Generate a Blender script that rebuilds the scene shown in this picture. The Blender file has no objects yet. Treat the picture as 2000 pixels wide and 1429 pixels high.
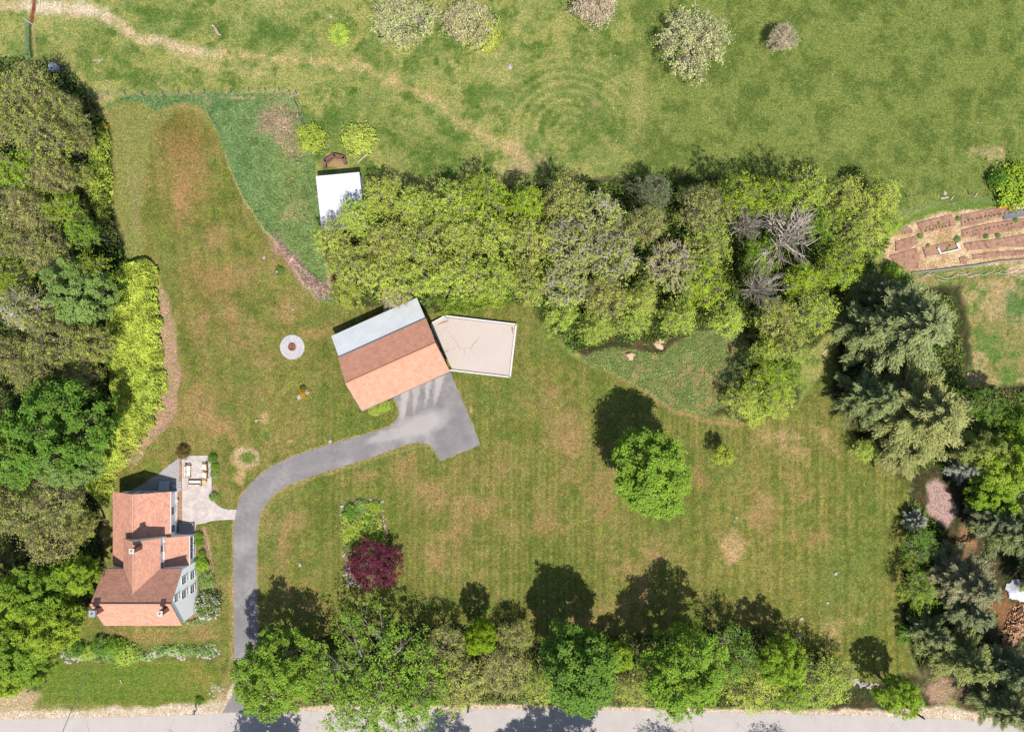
import bpy, math, random
import numpy as np
from mathutils import Vector, Matrix

# ---------------------------------------------------------------- camera / light / exposure
HC = 112.0            # camera height (m)
S = 0.074             # metres per photo pixel on the ground
scene = bpy.context.scene
cam_d = bpy.data.cameras.new("camera"); cam = bpy.data.objects.new("camera", cam_d)
scene.collection.objects.link(cam)
cam.location = (0, 0, HC); cam.rotation_euler = (0, 0, 0)
cam_d.sensor_width = 36.0; cam_d.lens = 36.0 * HC / (2000 * S)
cam_d.clip_start = 1.0; cam_d.clip_end = 6000.0
scene.camera = cam
SUN = Vector((0.18, -0.505, 1.0)).normalized()
elev = math.asin(SUN.z); azim = math.atan2(SUN.x, SUN.y)
world = bpy.data.worlds.new("World"); scene.world = world; world.use_nodes = True
wn = world.node_tree
sky = wn.nodes.new("ShaderNodeTexSky"); sky.sky_type = 'NISHITA'; sky.sun_disc = False
sky.sun_elevation = elev; sky.sun_rotation = azim
sky.air_density = 1.0; sky.dust_density = 1.0; sky.ozone_density = 1.0
bg = wn.nodes["Background"]; bg.inputs[1].default_value = 0.11
wn.links.new(sky.outputs[0], bg.inputs[0])
sd = bpy.data.lights.new("sun", 'SUN'); sd.energy = 4.6; sd.angle = math.radians(0.5); sd.color = (1.0, 0.968, 0.92)
so = bpy.data.objects.new("sun", sd); scene.collection.objects.link(so)
so.rotation_euler = (-SUN).to_track_quat('-Z', 'Y').to_euler(); so.location = (10, -40, 80)
scene.view_settings.view_transform = 'Standard'; scene.view_settings.look = 'None'
scene.view_settings.exposure = 0.95; scene.view_settings.gamma = 1.0
F = 2.6               # brightness of a sunlit white surface at this exposure
scene.render.resolution_x = 1024; scene.render.resolution_y = 731

# ---------------------------------------------------------------- helpers
COL = scene.collection
def G(px, py, z=0.0):             # ground-plan position
    return Vector(((px - 1000) * S, (714.5 - py) * S, z))
def I(px, py, h):                 # a point that is seen at px,py and stands h metres up
    k = (HC - h) / HC
    return Vector(((px - 1000) * S * k, (714.5 - py) * S * k, h))
def lin(c):
    c = np.asarray(c, dtype=float) / 255.0
    return np.where(c <= 0.04045, c / 12.92, ((c + 0.055) / 1.055) ** 2.4)
def A(r, g, b, f=F):              # real-world albedo of a surface that looks (r,g,b) in full sun
    v = lin((r, g, b)) / (f if f == F else f * 1.37)
    return (float(v[0]), float(v[1]), float(v[2]), 1.0)

def tag(o, label=None, cat=None, group=None, kind=None):
    if label: o["label"] = label
    if cat: o["category"] = cat
    if group: o["group"] = group
    if kind: o["kind"] = kind
    return o
def empty(name, loc=(0, 0, 0), rz=0.0):
    o = bpy.data.objects.new(name, None); COL.objects.link(o)
    o.location = loc; o.rotation_euler = (0, 0, rz); o.empty_display_size = 0.5
    return o
def mesh_np(name, V, Fc, mats=(), attrs=None, smooth=False, uv=None):
    """V (n,3); Fc list of (m,k) index arrays"""
    me = bpy.data.meshes.new(name)
    V = np.asarray(V, dtype=np.float32)
    me.vertices.add(len(V)); me.vertices.foreach_set("co", V.ravel())
    if not isinstance(Fc, list): Fc = [Fc]
    Fc = [np.asarray(f, dtype=np.int32) for f in Fc if len(f)]
    nl = sum(f.size for f in Fc); npoly = sum(len(f) for f in Fc)
    me.loops.add(nl); me.loops.foreach_set("vertex_index", np.concatenate([f.ravel() for f in Fc]))
    st = []; s0 = 0
    for f in Fc:
        st.append(s0 + np.arange(len(f), dtype=np.int32) * f.shape[1]); s0 += f.size
    me.polygons.add(npoly); me.polygons.foreach_set("loop_start", np.concatenate(st))
    if smooth: me.polygons.foreach_set("use_smooth", np.ones(npoly, dtype=bool))
    for m in mats: me.materials.append(m)
    if attrs:
        for an, (dom, typ, arr) in attrs.items():
            a = me.attributes.new(an, typ, dom)
            if typ == 'FLOAT': a.data.foreach_set("value", np.asarray(arr, dtype=np.float32).ravel())
            else: a.data.foreach_set("color", np.asarray(arr, dtype=np.float32).ravel())
    if uv is not None:
        l = me.uv_layers.new(name="UVMap"); l.data.foreach_set("uv", np.asarray(uv, dtype=np.float32).ravel())
    me.update(calc_edges=True); me.validate()
    return me
def link(name, me, parent=None):
    o = bpy.data.objects.new(name, me); COL.objects.link(o)
    if parent is not None: o.parent = parent
    return o

class MB:
    """collects polygons, then links them as ONE mesh object"""
    def __init__(s): s.v = []; s.f = []; s.uv = []; s.mi = []
    def poly(s, pts, uv=None, mi=0):
        b = len(s.v); s.v += [tuple(p) for p in pts]
        s.f.append(tuple(range(b, b + len(pts)))); s.mi.append(mi)
        s.uv.append(uv if uv else [(p[0], p[1]) for p in pts])
    def box(s, c, d, rz=0.0, rx=0.0, ry=0.0, mi=0):
        M = Matrix.Translation(Vector(c)) @ Matrix.Rotation(rz, 4, 'Z') @ Matrix.Rotation(ry, 4, 'Y') @ Matrix.Rotation(rx, 4, 'X')
        x, y, z = d[0] / 2, d[1] / 2, d[2] / 2
        P = [M @ Vector(p) for p in ((-x,-y,-z),(x,-y,-z),(x,y,-z),(-x,y,-z),(-x,-y,z),(x,-y,z),(x,y,z),(-x,y,z))]
        for q in ((3,2,1,0),(4,5,6,7),(0,1,5,4),(1,2,6,5),(2,3,7,6),(3,0,4,7)): s.poly([P[i] for i in q], mi=mi)
    def prism(s, pts, z0, z1, mi=0):      # pts: ccw xy
        n = len(pts)
        s.poly([(p[0], p[1], z1) for p in pts], mi=mi)
        s.poly([(p[0], p[1], z0) for p in reversed(pts)], mi=mi)
        for i in range(n):
            a, b = pts[i], pts[(i + 1) % n]
            s.poly([(a[0], a[1], z0), (b[0], b[1], z0), (b[0], b[1], z1), (a[0], a[1], z1)], mi=mi)
    def tube(s, P, R, n=8, cap=True, mi=0):
        rings = []
        for i, p in enumerate(P):
            p = Vector(p)
            d = (Vector(P[min(i + 1, len(P) - 1)]) - Vector(P[max(i - 1, 0)])).normalized()
            u = d.cross(Vector((0.3, 0.9, 0.2)) if abs(d.z) > 0.8 else Vector((0, 0, 1))).normalized(); w = d.cross(u)
            rings.append([p + (u * math.cos(2 * math.pi * k / n) + w * math.sin(2 * math.pi * k / n)) * R[i] for k in range(n)])
        for i in range(len(P) - 1):
            for k in range(n):
                s.poly([rings[i][k], rings[i][(k + 1) % n], rings[i + 1][(k + 1) % n], rings[i + 1][k]], mi=mi)
        if cap:
            s.poly(list(reversed(rings[0])), mi=mi); s.poly(rings[-1], mi=mi)
    def lathe(s, prof, c=(0, 0, 0), n=24, mi=0):  # prof: (r,z) list
        c = Vector(c)
        rg = [[c + Vector((r * math.cos(2 * math.pi * k / n), r * math.sin(2 * math.pi * k / n), z)) for k in range(n)] for r, z in prof]
        for i in range(len(prof) - 1):
            for k in range(n): s.poly([rg[i][k], rg[i][(k + 1) % n], rg[i + 1][(k + 1) % n], rg[i + 1][k]], mi=mi)
    def build(s, name, mats, parent=None, bevel=0.0, smooth=False):
        me = bpy.data.meshes.new(name)
        off = Vector((0, 0, 0))
        me.from_pydata([tuple(v) for v in s.v], [], s.f)
        l = me.uv_layers.new(name="UVMap"); k = 0
        for u in s.uv:
            for a in u: l.data[k].uv = a; k += 1
        if not isinstance(mats, (list, tuple)): mats = [mats]
        for m in mats: me.materials.append(m)
        for p, mi in zip(me.polygons, s.mi): p.material_index = mi; p.use_smooth = smooth
        me.update()
        o = bpy.data.objects.new(name, me); COL.objects.link(o)
        if parent is not None: o.parent = parent
        if bevel:
            import bmesh
            bm = bmesh.new(); bm.from_mesh(me); bmesh.ops.remove_doubles(bm, verts=bm.verts, dist=1e-4); bm.to_mesh(me); bm.free()
            md = o.modifiers.new("bevel", 'BEVEL'); md.width = bevel; md.segments = 2; md.limit_method = 'ANGLE'
        return o

# ---------------------------------------------------------------- materials
def nodes_of(name):
    m = bpy.data.materials.new(name); m.use_nodes = True
    nt = m.node_tree; b = nt.nodes["Principled BSDF"]
    return m, nt, b
def N(nt, t, **kw):
    n = nt.nodes.new(t)
    for k, v in kw.items():
        if k.startswith("i_"): n.inputs[k[2:].replace("_", " ")].default_value = v
        else: setattr(n, k, v)
    return n
def noise(nt, coord, scale, detail=4, rough=0.6):
    n = N(nt, "ShaderNodeTexNoise"); n.inputs["Scale"].default_value = scale
    n.inputs["Detail"].default_value = detail; n.inputs["Roughness"].default_value = rough
    nt.links.new(coord, n.inputs["Vector"]); return n.outputs["Fac"]
def ramp(nt, fac, stops):
    r = N(nt, "ShaderNodeValToRGB"); cr = r.color_ramp
    while len(cr.elements) < len(stops): cr.elements.new(0.5)
    for e, (p, c) in zip(cr.elements, stops): e.position = p; e.color = c
    nt.links.new(fac, r.inputs[0]); return r.outputs[0]
def mix(nt, fac, a, b, mode='MIX'):
    m = N(nt, "ShaderNodeMix", data_type='RGBA', blend_type=mode)
    if isinstance(fac, (int, float)): m.inputs[0].default_value = fac
    else: nt.links.new(fac, m.inputs[0])
    for sock, v in ((m.inputs[6], a), (m.inputs[7], b)):
        if isinstance(v, (tuple, list)): sock.default_value = v
        else: nt.links.new(v, sock)
    return m.outputs[2]
def bump(nt, b, h, strength, dist=0.05):
    n = N(nt, "ShaderNodeBump"); n.inputs["Strength"].default_value = strength; n.inputs["Distance"].default_value = dist
    nt.links.new(h, n.inputs["Height"]); nt.links.new(n.outputs[0], b.inputs["Normal"])
def gray(v): return (v, v, v, 1.0)

def speckle(name, c1, c2, s1=3.0, s2=0.3, c3=None, rough=0.85, bmp=0.3, bs=8.0, contrast=0.18, spec=0.3, metal=0.0):
    """two tones mixed by fine noise, a third by large noise"""
    m, nt, b = nodes_of(name)
    co = N(nt, "ShaderNodeTexCoord").outputs["Object"]
    f = noise(nt, co, s1, 6, 0.7)
    col = ramp(nt, f, [(0.5 - contrast, c1), (0.5 + contrast, c2)])
    if c3:
        f2 = noise(nt, co, s2, 5, 0.65)
        f2 = ramp(nt, f2, [(0.45, gray(0)), (0.62, gray(1))])
        col = mix(nt, f2, col, c3)
    nt.links.new(col, b.inputs["Base Color"])
    b.inputs["Roughness"].default_value = rough; b.inputs["Specular IOR Level"].default_value = spec
    b.inputs["Metallic"].default_value = metal
    if bmp: bump(nt, b, noise(nt, co, bs, 4, 0.6), bmp)
    return m
def bricks(name, c1, c2, mortar, w, h, ms=0.01, coord='UV', extra=None, bmp=0.25, rough=0.9, nz=None, spec=0.2, darkc=None, rot=0.0):
    m, nt, b = nodes_of(name)
    tc = N(nt, "ShaderNodeTexCoord"); co = tc.outputs[coord]
    if rot:
        mp = N(nt, "ShaderNodeMapping"); mp.inputs["Rotation"].default_value = (0, 0, rot)
        nt.links.new(co, mp.inputs[0]); co = mp.outputs[0]
    br = N(nt, "ShaderNodeTexBrick"); nt.links.new(co, br.inputs["Vector"])
    br.inputs["Color1"].default_value = c1; br.inputs["Color2"].default_value = c2; br.inputs["Mortar"].default_value = mortar
    br.inputs["Scale"].default_value = 1.0; br.inputs["Mortar Size"].default_value = ms
    br.inputs["Brick Width"].default_value = w; br.inputs["Row Height"].default_value = h
    br.inputs["Mortar Smooth"].default_value = 0.3
    ob = tc.outputs["Object"]
    f = noise(nt, ob, 1.3 if nz is None else nz, 6, 0.7)
    col = mix(nt, 1.0, br.outputs["Color"], ramp(nt, f, [(0.3, gray(0.78)), (0.7, gray(1.2))]), 'MULTIPLY')
    if extra:   # light or dark flecks
        f3 = noise(nt, ob, 6.5, 2, 0.5)
        col = mix(nt, ramp(nt, f3, [(0.60, gray(0)), (0.68, gray(0.75))]), col, extra)
    if darkc:
        f4 = noise(nt, ob, 0.55, 6, 0.7)
        col = mix(nt, ramp(nt, f4, [(0.54, gray(0)), (0.72, gray(0.8))]), col, darkc)
    nt.links.new(col, b.inputs["Base Color"]); b.inputs["Roughness"].default_value = rough
    b.inputs["Specular IOR Level"].default_value = spec
    if bmp: bump(nt, b, br.outputs["Fac"], -bmp, 0.02)
    return m
def plain(name, c, rough=0.6, spec=0.4, metal=0.0, s=4.0, amt=0.12):
    m, nt, b = nodes_of(name)
    co = N(nt, "ShaderNodeTexCoord").outputs["Object"]
    f = noise(nt, co, s, 5, 0.6)
    col = mix(nt, 1.0, c, ramp(nt, f, [(0.3, gray(1 - amt)), (0.7, gray(1 + amt))]), 'MULTIPLY')
    nt.links.new(col, b.inputs["Base Color"])
    b.inputs["Roughness"].default_value = rough; b.inputs["Specular IOR Level"].default_value = spec; b.inputs["Metallic"].default_value = metal
    return m
def siding(name, c, pitch=0.14, vertical=False, dirt=0.06):
    m, nt, b = nodes_of(name)
    tc = N(nt, "ShaderNodeTexCoord"); co = tc.outputs["Object"]
    w = N(nt, "ShaderNodeTexWave", wave_type='BANDS', bands_direction='X' if vertical else 'Z', wave_profile='SAW')
    w.inputs["Scale"].default_value = 1.0 / pitch / 3.1831 * 1.0
    nt.links.new(co, w.inputs["Vector"])
    f = noise(nt, co, 1.2, 5, 0.6)
    col = mix(nt, 1.0, c, ramp(nt, f, [(0.3, gray(1 - dirt)), (0.7, gray(1.0))]), 'MULTIPLY')
    col = mix(nt, 1.0, col, ramp(nt, w.outputs["Fac"], [(0.0, gray(0.9)), (0.12, gray(1.0))]), 'MULTIPLY')
    nt.links.new(col, b.inputs["Base Color"]); b.inputs["Roughness"].default_value = 0.6
    bump(nt, b, w.outputs["Fac"], 0.08, 0.01)
    return m

def leaf_mat(name, trans=0.35, hue_var=0.5, brown=0.0, sat=1.0, val=1.0):
    """colour comes from each tree's own object colour; every leaf carries a tint and an age"""
    m, nt, b = nodes_of(name)
    oi = N(nt, "ShaderNodeObjectInfo")
    t = N(nt, "ShaderNodeAttribute", attribute_name="tint"); u = N(nt, "ShaderNodeAttribute", attribute_name="age")
    hs = N(nt, "ShaderNodeHueSaturation")
    nt.links.new(oi.outputs["Color"], hs.inputs["Color"])
    mr = N(nt, "ShaderNodeMapRange"); mr.inputs[3].default_value = 0.5 * val; mr.inputs[4].default_value = 1.55 * val
    nt.links.new(t.outputs["Fac"], mr.inputs[0]); nt.links.new(mr.outputs[0], hs.inputs["Value"])
    mh = N(nt, "ShaderNodeMapRange"); mh.inputs[3].default_value = 0.5 + 0.035 * hue_var; mh.inputs[4].default_value = 0.5 - 0.045 * hue_var
    nt.links.new(u.outputs["Fac"], mh.inputs[0]); nt.links.new(mh.outputs[0], hs.inputs["Hue"])
    hs.inputs["Saturation"].default_value = sat
    lc = hs.outputs[0]
    if brown:   # some leaves are still the reddish brown of bud scales and catkins
        lc = mix(nt, ramp(nt, u.outputs["Fac"], [(0.62, gray(0)), (0.85, gray(brown))]), lc, A(168, 134, 104, 1.2))
    nt.links.new(lc, b.inputs["Base Color"])
    b.inputs["Roughness"].default_value = 0.6; b.inputs["Specular IOR Level"].default_value = 0.1
    tr = N(nt, "ShaderNodeBsdfTranslucent")
    br = mix(nt, 1.0, lc, (1.15, 1.12, 0.65, 1), 'MULTIPLY'); nt.links.new(br, tr.inputs["Color"])
    ms = N(nt, "ShaderNodeMixShader"); ms.inputs[0].default_value = trans
    nt.links.new(b.outputs[0], ms.inputs[1]); nt.links.new(tr.outputs[0], ms.inputs[2])
    nt.links.new(ms.outputs[0], nt.nodes["Material Output"].inputs["Surface"])
    return m
LEAF = leaf_mat("leaf", 0.30); NEEDLE = leaf_mat("needle", 0.12, 0.35); LEAFB = leaf_mat("young_leaf", 0.32, 0.5, 0.5, 1.04, 1.1)
def bark_mat(name, c1, c2): return speckle(name, c1, c2, 5.0, bmp=0.5, bs=12, rough=0.95)
BARK = bark_mat("bark", A(120, 100, 85), A(165, 148, 130))
BARK_PALE = bark_mat("pale_bark", A(196, 178, 156, 1.5), A(238, 224, 206, 1.5))
BARK_TWIG = bark_mat("twig_bark", A(150, 128, 106), A(196, 176, 152))
BARK_GREY = bark_mat("grey_bark", A(168, 148, 128), A(214, 196, 176))

# ---------------------------------------------------------------- numpy noise
def vnoise(X, Y, scale, seed):
    r = np.random.RandomState(seed)
    x = X / scale + 512.37; y = Y / scale + 512.91
    g = r.rand(256, 256)
    xi = np.floor(x).astype(int); yi = np.floor(y).astype(int); fx = x - xi; fy = y - yi
    fx = fx * fx * (3 - 2 * fx); fy = fy * fy * (3 - 2 * fy)
    a = g[xi % 256, yi % 256]; b = g[(xi + 1) % 256, yi % 256]; c = g[xi % 256, (yi + 1) % 256]; d = g[(xi + 1) % 256, (yi + 1) % 256]
    return (a * (1 - fx) + b * fx) * (1 - fy) + (c * (1 - fx) + d * fx) * fy
def fbm(X, Y, scale, seed, octs=4, gain=0.55):
    v = 0; a = 1.0; s = 0
    for o in range(octs):
        v = v + a * vnoise(X, Y, scale / 2 ** o, seed + o * 7); s += a; a *= gain
    return v / s
def sdist(X, Y, P):
    """signed distance to polygon, negative inside"""
    P = np.asarray(P, dtype=float); d = np.full(X.shape, 1e9); ins = np.zeros(X.shape, dtype=bool)
    for i in range(len(P)):
        x0, y0 = P[i - 1]; x1, y1 = P[i]
        ex, ey = x1 - x0, y1 - y0
        t = np.clip(((X - x0) * ex + (Y - y0) * ey) / (ex * ex + ey * ey + 1e-9), 0, 1)
        d = np.minimum(d, (X - x0 - t * ex) ** 2 + (Y - y0 - t * ey) ** 2)
        c = ((y0 > Y) != (y1 > Y)) & (X < (x1 - x0) * (Y - y0) / (y1 - y0 + 1e-12) + x0)
        ins ^= c
    d = np.sqrt(d); return np.where(ins, -d, d)
def ldist(X, Y, P):
    d = np.full(X.shape, 1e9)
    for i in range(1, len(P)):
        x0, y0 = P[i - 1][:2]; x1, y1 = P[i][:2]; ex, ey = x1 - x0, y1 - y0
        t = np.clip(((X - x0) * ex + (Y - y0) * ey) / (ex * ex + ey * ey + 1e-9), 0, 1)
        d = np.minimum(d, (X - x0 - t * ex) ** 2 + (Y - y0 - t * ey) ** 2)
    return np.sqrt(d)
def chaikin(P, n=2, closed=False):
    P = [tuple(p) for p in P]
    for _ in range(n):
        Q = []
        m = len(P)
        for i in range(m if closed else m - 1):
            a, b = P[i], P[(i + 1) % m]
            Q += [(a[0] * .75 + b[0] * .25, a[1] * .75 + b[1] * .25), (a[0] * .25 + b[0] * .75, a[1] * .25 + b[1] * .75)]
        if not closed: Q = [P[0]] + Q + [P[-1]]
        P = Q
    return P

# ---------------------------------------------------------------- shapes on the ground (photo-pixel plan)
LAWN = [(212,260),(207,222),(222,204),(245,198),(275,206),(303,219),(330,208),(360,203),(390,208),(408,228),(424,262),(437,300),(450,335),
        (478,395),(515,448),(545,480),(570,515),(590,550),(610,578),(640,594),(700,590),(760,600),(850,610),(920,600),(960,588),(990,572),
        (1030,598),(1075,640),(1095,680),(1130,705),(1200,735),(1262,765),(1312,795),(1375,815),(1430,822),(1500,812),(1560,788),(1600,740),
        (1640,650),(1700,560),(1740,540),(1800,700),(1790,930),(1772,960),(1762,1050),(1764,1180),(1775,1280),(1790,1312),(1740,1330),(1450,1340),
        (640,1350),(520,1392),(300,1376),(60,1372),(40,1340),(130,1240),(215,1130),(215,1000),(228,925),(262,890),(300,855),(346,800),(347,720),(345,650),
        (330,590),(312,540),(290,505),(235,480),(222,400),(222,300)]
LONG = [(212,205),(240,190),(330,186),(450,184),(540,180),(576,186),(592,215),(604,245),(617,320),(625,440),(640,560),(655,585),(630,592),(608,572),
        (588,545),(570,510),(545,475),(515,445),(480,392),(450,330),(437,295),(424,258),(408,224),(390,205),(360,200),(330,205),(303,216),(275,203),(245,196),(222,202),(207,218)]
WOODL = [(-200,110),(60,120),(150,150),(215,250),(225,420),(250,520),(245,640),(220,760),(235,860),(190,960),(205,1110),(170,1200),(110,1270),(80,1340),(-200,1345)]
WOODM = [(625,430),(700,395),(800,375),(1000,370),(1200,350),(1500,345),(1740,360),(1735,480),(1650,560),(1620,650),(1570,690),(1550,790),(1500,815),(1440,815),
         (1400,812),(1320,790),(1240,740),(1150,705),(1080,650),(1035,600),(970,585),(850,608),(760,598),(660,590)]
IVY = [(1125,700),(1200,675),(1290,690),(1345,650),(1450,640),(1470,700),(1420,790),(1385,812),(1310,792),(1262,762),(1200,732)]
WOODR = [(1640,650),(1700,560),(1870,560),(1900,700),(1880,760),(2200,740),(2200,1400),(1900,1400),(1830,1340),(1790,1310),(1775,1270),(1764,1180),(1765,1050),(1785,960),(1740,900),(1680,850),(1625,780)]
WOODS = [(455,1310),(520,1240),(620,1250),(900,1220),(1040,1260),(1300,1240),(1480,1225),(1600,1280),(1680,1330),(1745,1330),(1800,1310),(1850,1385),(1600,1388),(1100,1380),(620,1384),(560,1392),(480,1390)]
HEDGE = [(188,250),(214,244),(221,300),(222,360),(222,430),(200,440),(175,400),(178,300)]
HEDGE2 = [(236,512),(262,506),(290,506),(308,520),(312,560),(314,610),(322,655),(318,700),(326,740),(328,768),(312,800),(300,840),(280,868),(258,888),(236,918),(226,960),(200,985),
          (176,960),(165,900),(200,870),(220,830),(225,790),(220,740),(205,700),(214,640),(225,600),(238,560)]
STRAW = [(1735,470),(1765,440),(1800,418),(1860,412),(1985,403),(2120,398),(2120,520),(2000,510),(1900,522),(1800,528),(1760,530),(1730,510)]
DRIM = chaikin([(458,1250),(456,1120),(456,1050),(459,1000),(469,972),(486,948),(507,927),(535,908),(570,892),(620,875),(680,858),(740,841),(768,829),(779,813),(779,797),(768,775),(880,727),(938.5,868),(860,900),(846,873),(832,865),(815,862),(788,869),(730,891),(660,913),(600,932),(560,948),(530,968),(511,995),(503,1025),(501,1100),(502,1200),(505,1290)], 1)
TRACK = [(-60,8),(60,14),(130,20),(190,30),(235,52),(275,74),(330,88),(385,100),(430,107)]
TRACK2 = [(430,107),(520,115),(600,121),(690,130),(760,155),(830,185),(870,215),(905,245),(960,268),(1010,288)]

# ---------------------------------------------------------------- ground
def build_ground():
    step = 2.7
    xs = np.concatenate([[-60000, -12000, -3000, -900, -400], np.arange(-180, 2180, step), [2400, 2900, 5000, 14000, 62000]])
    ys = np.concatenate([[-60000, -12000, -3000, -900, -400], np.arange(-150, 1580, step), [1800, 2400, 4400, 13000, 61000]])
    X, Y = np.meshgrid(xs, ys)
    wx = (fbm(X, Y, 26, 5, 3) - 0.5) * 16; wy = (fbm(X, Y, 26, 55, 3) - 0.5) * 16
    XW, YW = X + wx, Y + wy
    C = np.zeros(X.shape + (3,))
    def lay(c, m): C[...] = C * (1 - m[..., None]) + np.asarray(c, dtype=float) * m[..., None]
    def pm(P, soft=4.0, warp=1.0):
        return np.clip(0.5 - sdist(X + wx * warp, Y + wy * warp, P) / (2 * soft), 0, 1)
    def lm(P, w, soft=6.0, warp=1.0): return np.clip(0.5 - (ldist(X + wx * warp, Y + wy * warp, P) - w) / (2 * soft), 0, 1)
    def bl(cx, cy, rx, ry, ang=0, soft=0.6, n=1.2):
        a = math.radians(ang); dx = X - cx; dy = Y - cy
        e = np.sqrt(((dx * math.cos(a) + dy * math.sin(a)) / rx) ** 2 + ((-dx * math.sin(a) + dy * math.cos(a)) / ry) ** 2)
        nn = fbm(X, Y, max(8, min(rx, ry) * 0.9), int(cx * 3 + cy) % 9973, 4, 0.7) - 0.5
        return np.clip((1 - e + nn * n) / soft, 0, 1)
    def step_(f, a, b): return np.clip((f - a) / (b - a), 0, 1)
    n1 = fbm(X, Y, 90, 11, 5, 0.65); n2 = fbm(X, Y, 30, 21, 5, 0.7); n3 = fbm(X, Y, 9, 31, 3, 0.7); n4 = fbm(X, Y, 160, 41, 3)
    # meadow
    C[...] = (164, 164, 94)
    lay((118, 138, 66), step_(n2, 0.46, 0.62) * 0.85)
    lay((92, 116, 50), step_(n2 * 0.6 + n3 * 0.4, 0.54, 0.66) * 0.8)
    lay((176, 174, 106), step_(n1, 0.53, 0.68) * 0.55)
    lay((118, 142, 76), step_(fbm(X, Y, 45, 77, 4), 0.58, 0.7) * 0.4)
    past = np.clip((X - 1180 + wx * 3) / 140, 0, 1) * np.clip((430 - Y) / 40, 0, 1)
    lay((124, 139, 68), past * 0.85)
    lay((96, 114, 52), past * step_(n2, 0.47, 0.62) * 0.7)
    lay((154, 158, 90), past * step_(n1 * .5 + n3 * .5, 0.54, 0.66) * 0.45)
    # cut rows curving round the meadow
    rr = np.hypot(X - 1110, (Y - 250) * 1.15)
    lay((168, 168, 98), bl(1110, 190, 150, 110, 0, 0.5) * (0.5 + 0.5 * np.sin(rr / 3.2 + n2 * 2)) * 0.45); lay((92, 116, 50), bl(1110, 190, 160, 120, 0, 0.5) * (0.5 - 0.5 * np.sin(rr / 3.2 + n2 * 2)) * 0.35)
    lay((178, 168, 104), bl(1245, 190, 26, 130, 4, 0.9) * 0.55)
    for a in [(1925,300,48,20,0),(1160,212,16,26,0),(1010,300,60,26,20),(1020,330,60,16,0)]: lay((205, 175, 138), bl(*a, 0.8, 2.2) * 0.7)
    for a in [(230,115,80,40,15),(380,40,90,30,15),(260,150,90,28,10),(560,75,90,26,0),(680,215,60,50,0),(760,260,90,70,10),(860,300,80,40,0),(930,180,60,40,0),(720,118,40,16,20),
              (520,50,60,34,10),(1165,70,60,40,0),(1130,250,80,60,0),(300,25,60,22,15),(300,60,50,22,20),(640,260,50,40,0)]:
        lay((90, 118, 50), bl(*a, 1.1, 3.0) * 0.62)
    lay((118, 146, 86), bl(848, 100, 40, 20, 0, 1, 2) * 0.45)
    # track
    br = step_(n3, 0.38, 0.6)
    lay((222, 194, 160), lm(TRACK, 10, 6, 1.2) * (0.55 + 0.45 * br))
    lay((234, 214, 190), bl(85, 14, 60, 22, 0, 0.7, 1.5) * 0.9 ); lay((234, 212, 186), bl(170, 18, 60, 17, 12, 0.7, 1.5) * 0.85)
    lay((198, 178, 118), lm(TRACK2, 9, 7, 2.0) * (0.35 + 0.45 * br)); lay((218, 180, 136), lm(TRACK2, 3, 5, 2.4) * br * 0.75)
    lay((200,180,128), lm([(330,100),(420,130),(520,150)], 8, 8, 2) * 0.5)
    lay((150, 88, 62), lm([(68,-40),(66,10),(60,44)], 3.4, 1.4, 0.1)); lay((104, 60, 42), lm([(72,-40),(69,12),(64,44)], 0.8, 1.0, 0.1))
    lay((110, 136, 104), lm([(53,48),(52,80),(56,120)], 3.5, 2, 0.4) * 0.9); lay((46, 58, 30), lm([(59,48),(59,80),(62,125)], 2, 1.5, 0.3) * 0.9)
    lay((196, 164, 124), lm([(66,55),(66,85),(70,118)], 2.4, 2.5, 0.4) * 0.8)
    # field to the right, under the garden
    fr = np.clip((X - 1720) / 40, 0, 1) * np.clip((Y - 520) / 20, 0, 1) * np.clip((800 - Y) / 60, 0, 1)
    lay((112, 138, 66), fr); lay((164, 150, 96), fr * step_(n2, 0.42, 0.56) * 0.85); lay((84, 122, 40), fr * step_(n3 * .5 + n1 * .5, 0.52, 0.6) * 0.7)
    lay((205, 172, 130), fr * step_(fbm(X, Y, 40, 91, 5, .7), 0.5, 0.62) * 0.75)
    lay((112, 136, 90), bl(1985, 590, 40, 50, 0, 1, 2.5) * 0.5)
    # lawn
    L = pm(LAWN, 3.0, 0.5)
    n5 = fbm(X, Y, 60, 131, 5, 0.72)
    lay((146, 139, 74), L)
    lay((112, 122, 54), L * step_(n5, 0.47, 0.60) * 0.72)
    lay((166, 146, 92), L * step_(fbm(X, Y, 46, 151, 5, 0.72), 0.50, 0.60) * 0.62)
    lay((152, 158, 72), L * step_(fbm(X, Y, 14, 171, 4, .8), 0.54, 0.64) * 0.6)
    stripes = 0.5 + 0.5 * np.sin(X / 1.75 + (n1 - 0.5) * 6)
    lay((96, 118, 42), L * np.clip((X - 560) / 80, 0, 1) * stripes * (0.4 + step_(n4, 0.35, 0.6)) * 0.4)
    lane = np.sin(X / 4.4 + (n4 - .5) * 5) + .6 * np.sin(X / 9.5 + 1.3 + (n4 - .5) * 6)
    lay((164, 158, 84), L * np.clip((X - 560) / 80, 0, 1) * np.clip(lane, 0, 1) * 0.2); lay((90, 112, 40), L * np.clip((X - 560) / 80, 0, 1) * np.clip(-lane, 0, 1) * 0.22)
    lane2 = np.sin((X - Y * .12) / 4.6 + (n4 - .5) * 5); lay((100, 118, 46), L * np.clip((560 - X) / 60, 0, 1) * np.clip(-lane2, 0, 1) * .28)
    lay((168, 160, 82), L * np.clip((X - 1350) / 100, 0, 1) * np.clip((Y - 880) / 60, 0, 1) * (0.5 + 0.5 * np.sin(X / 3.1 + (n1 - .5) * 8)) * step_(n3, .3, .6) * 0.6)
    tan = (188, 150, 104)
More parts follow.
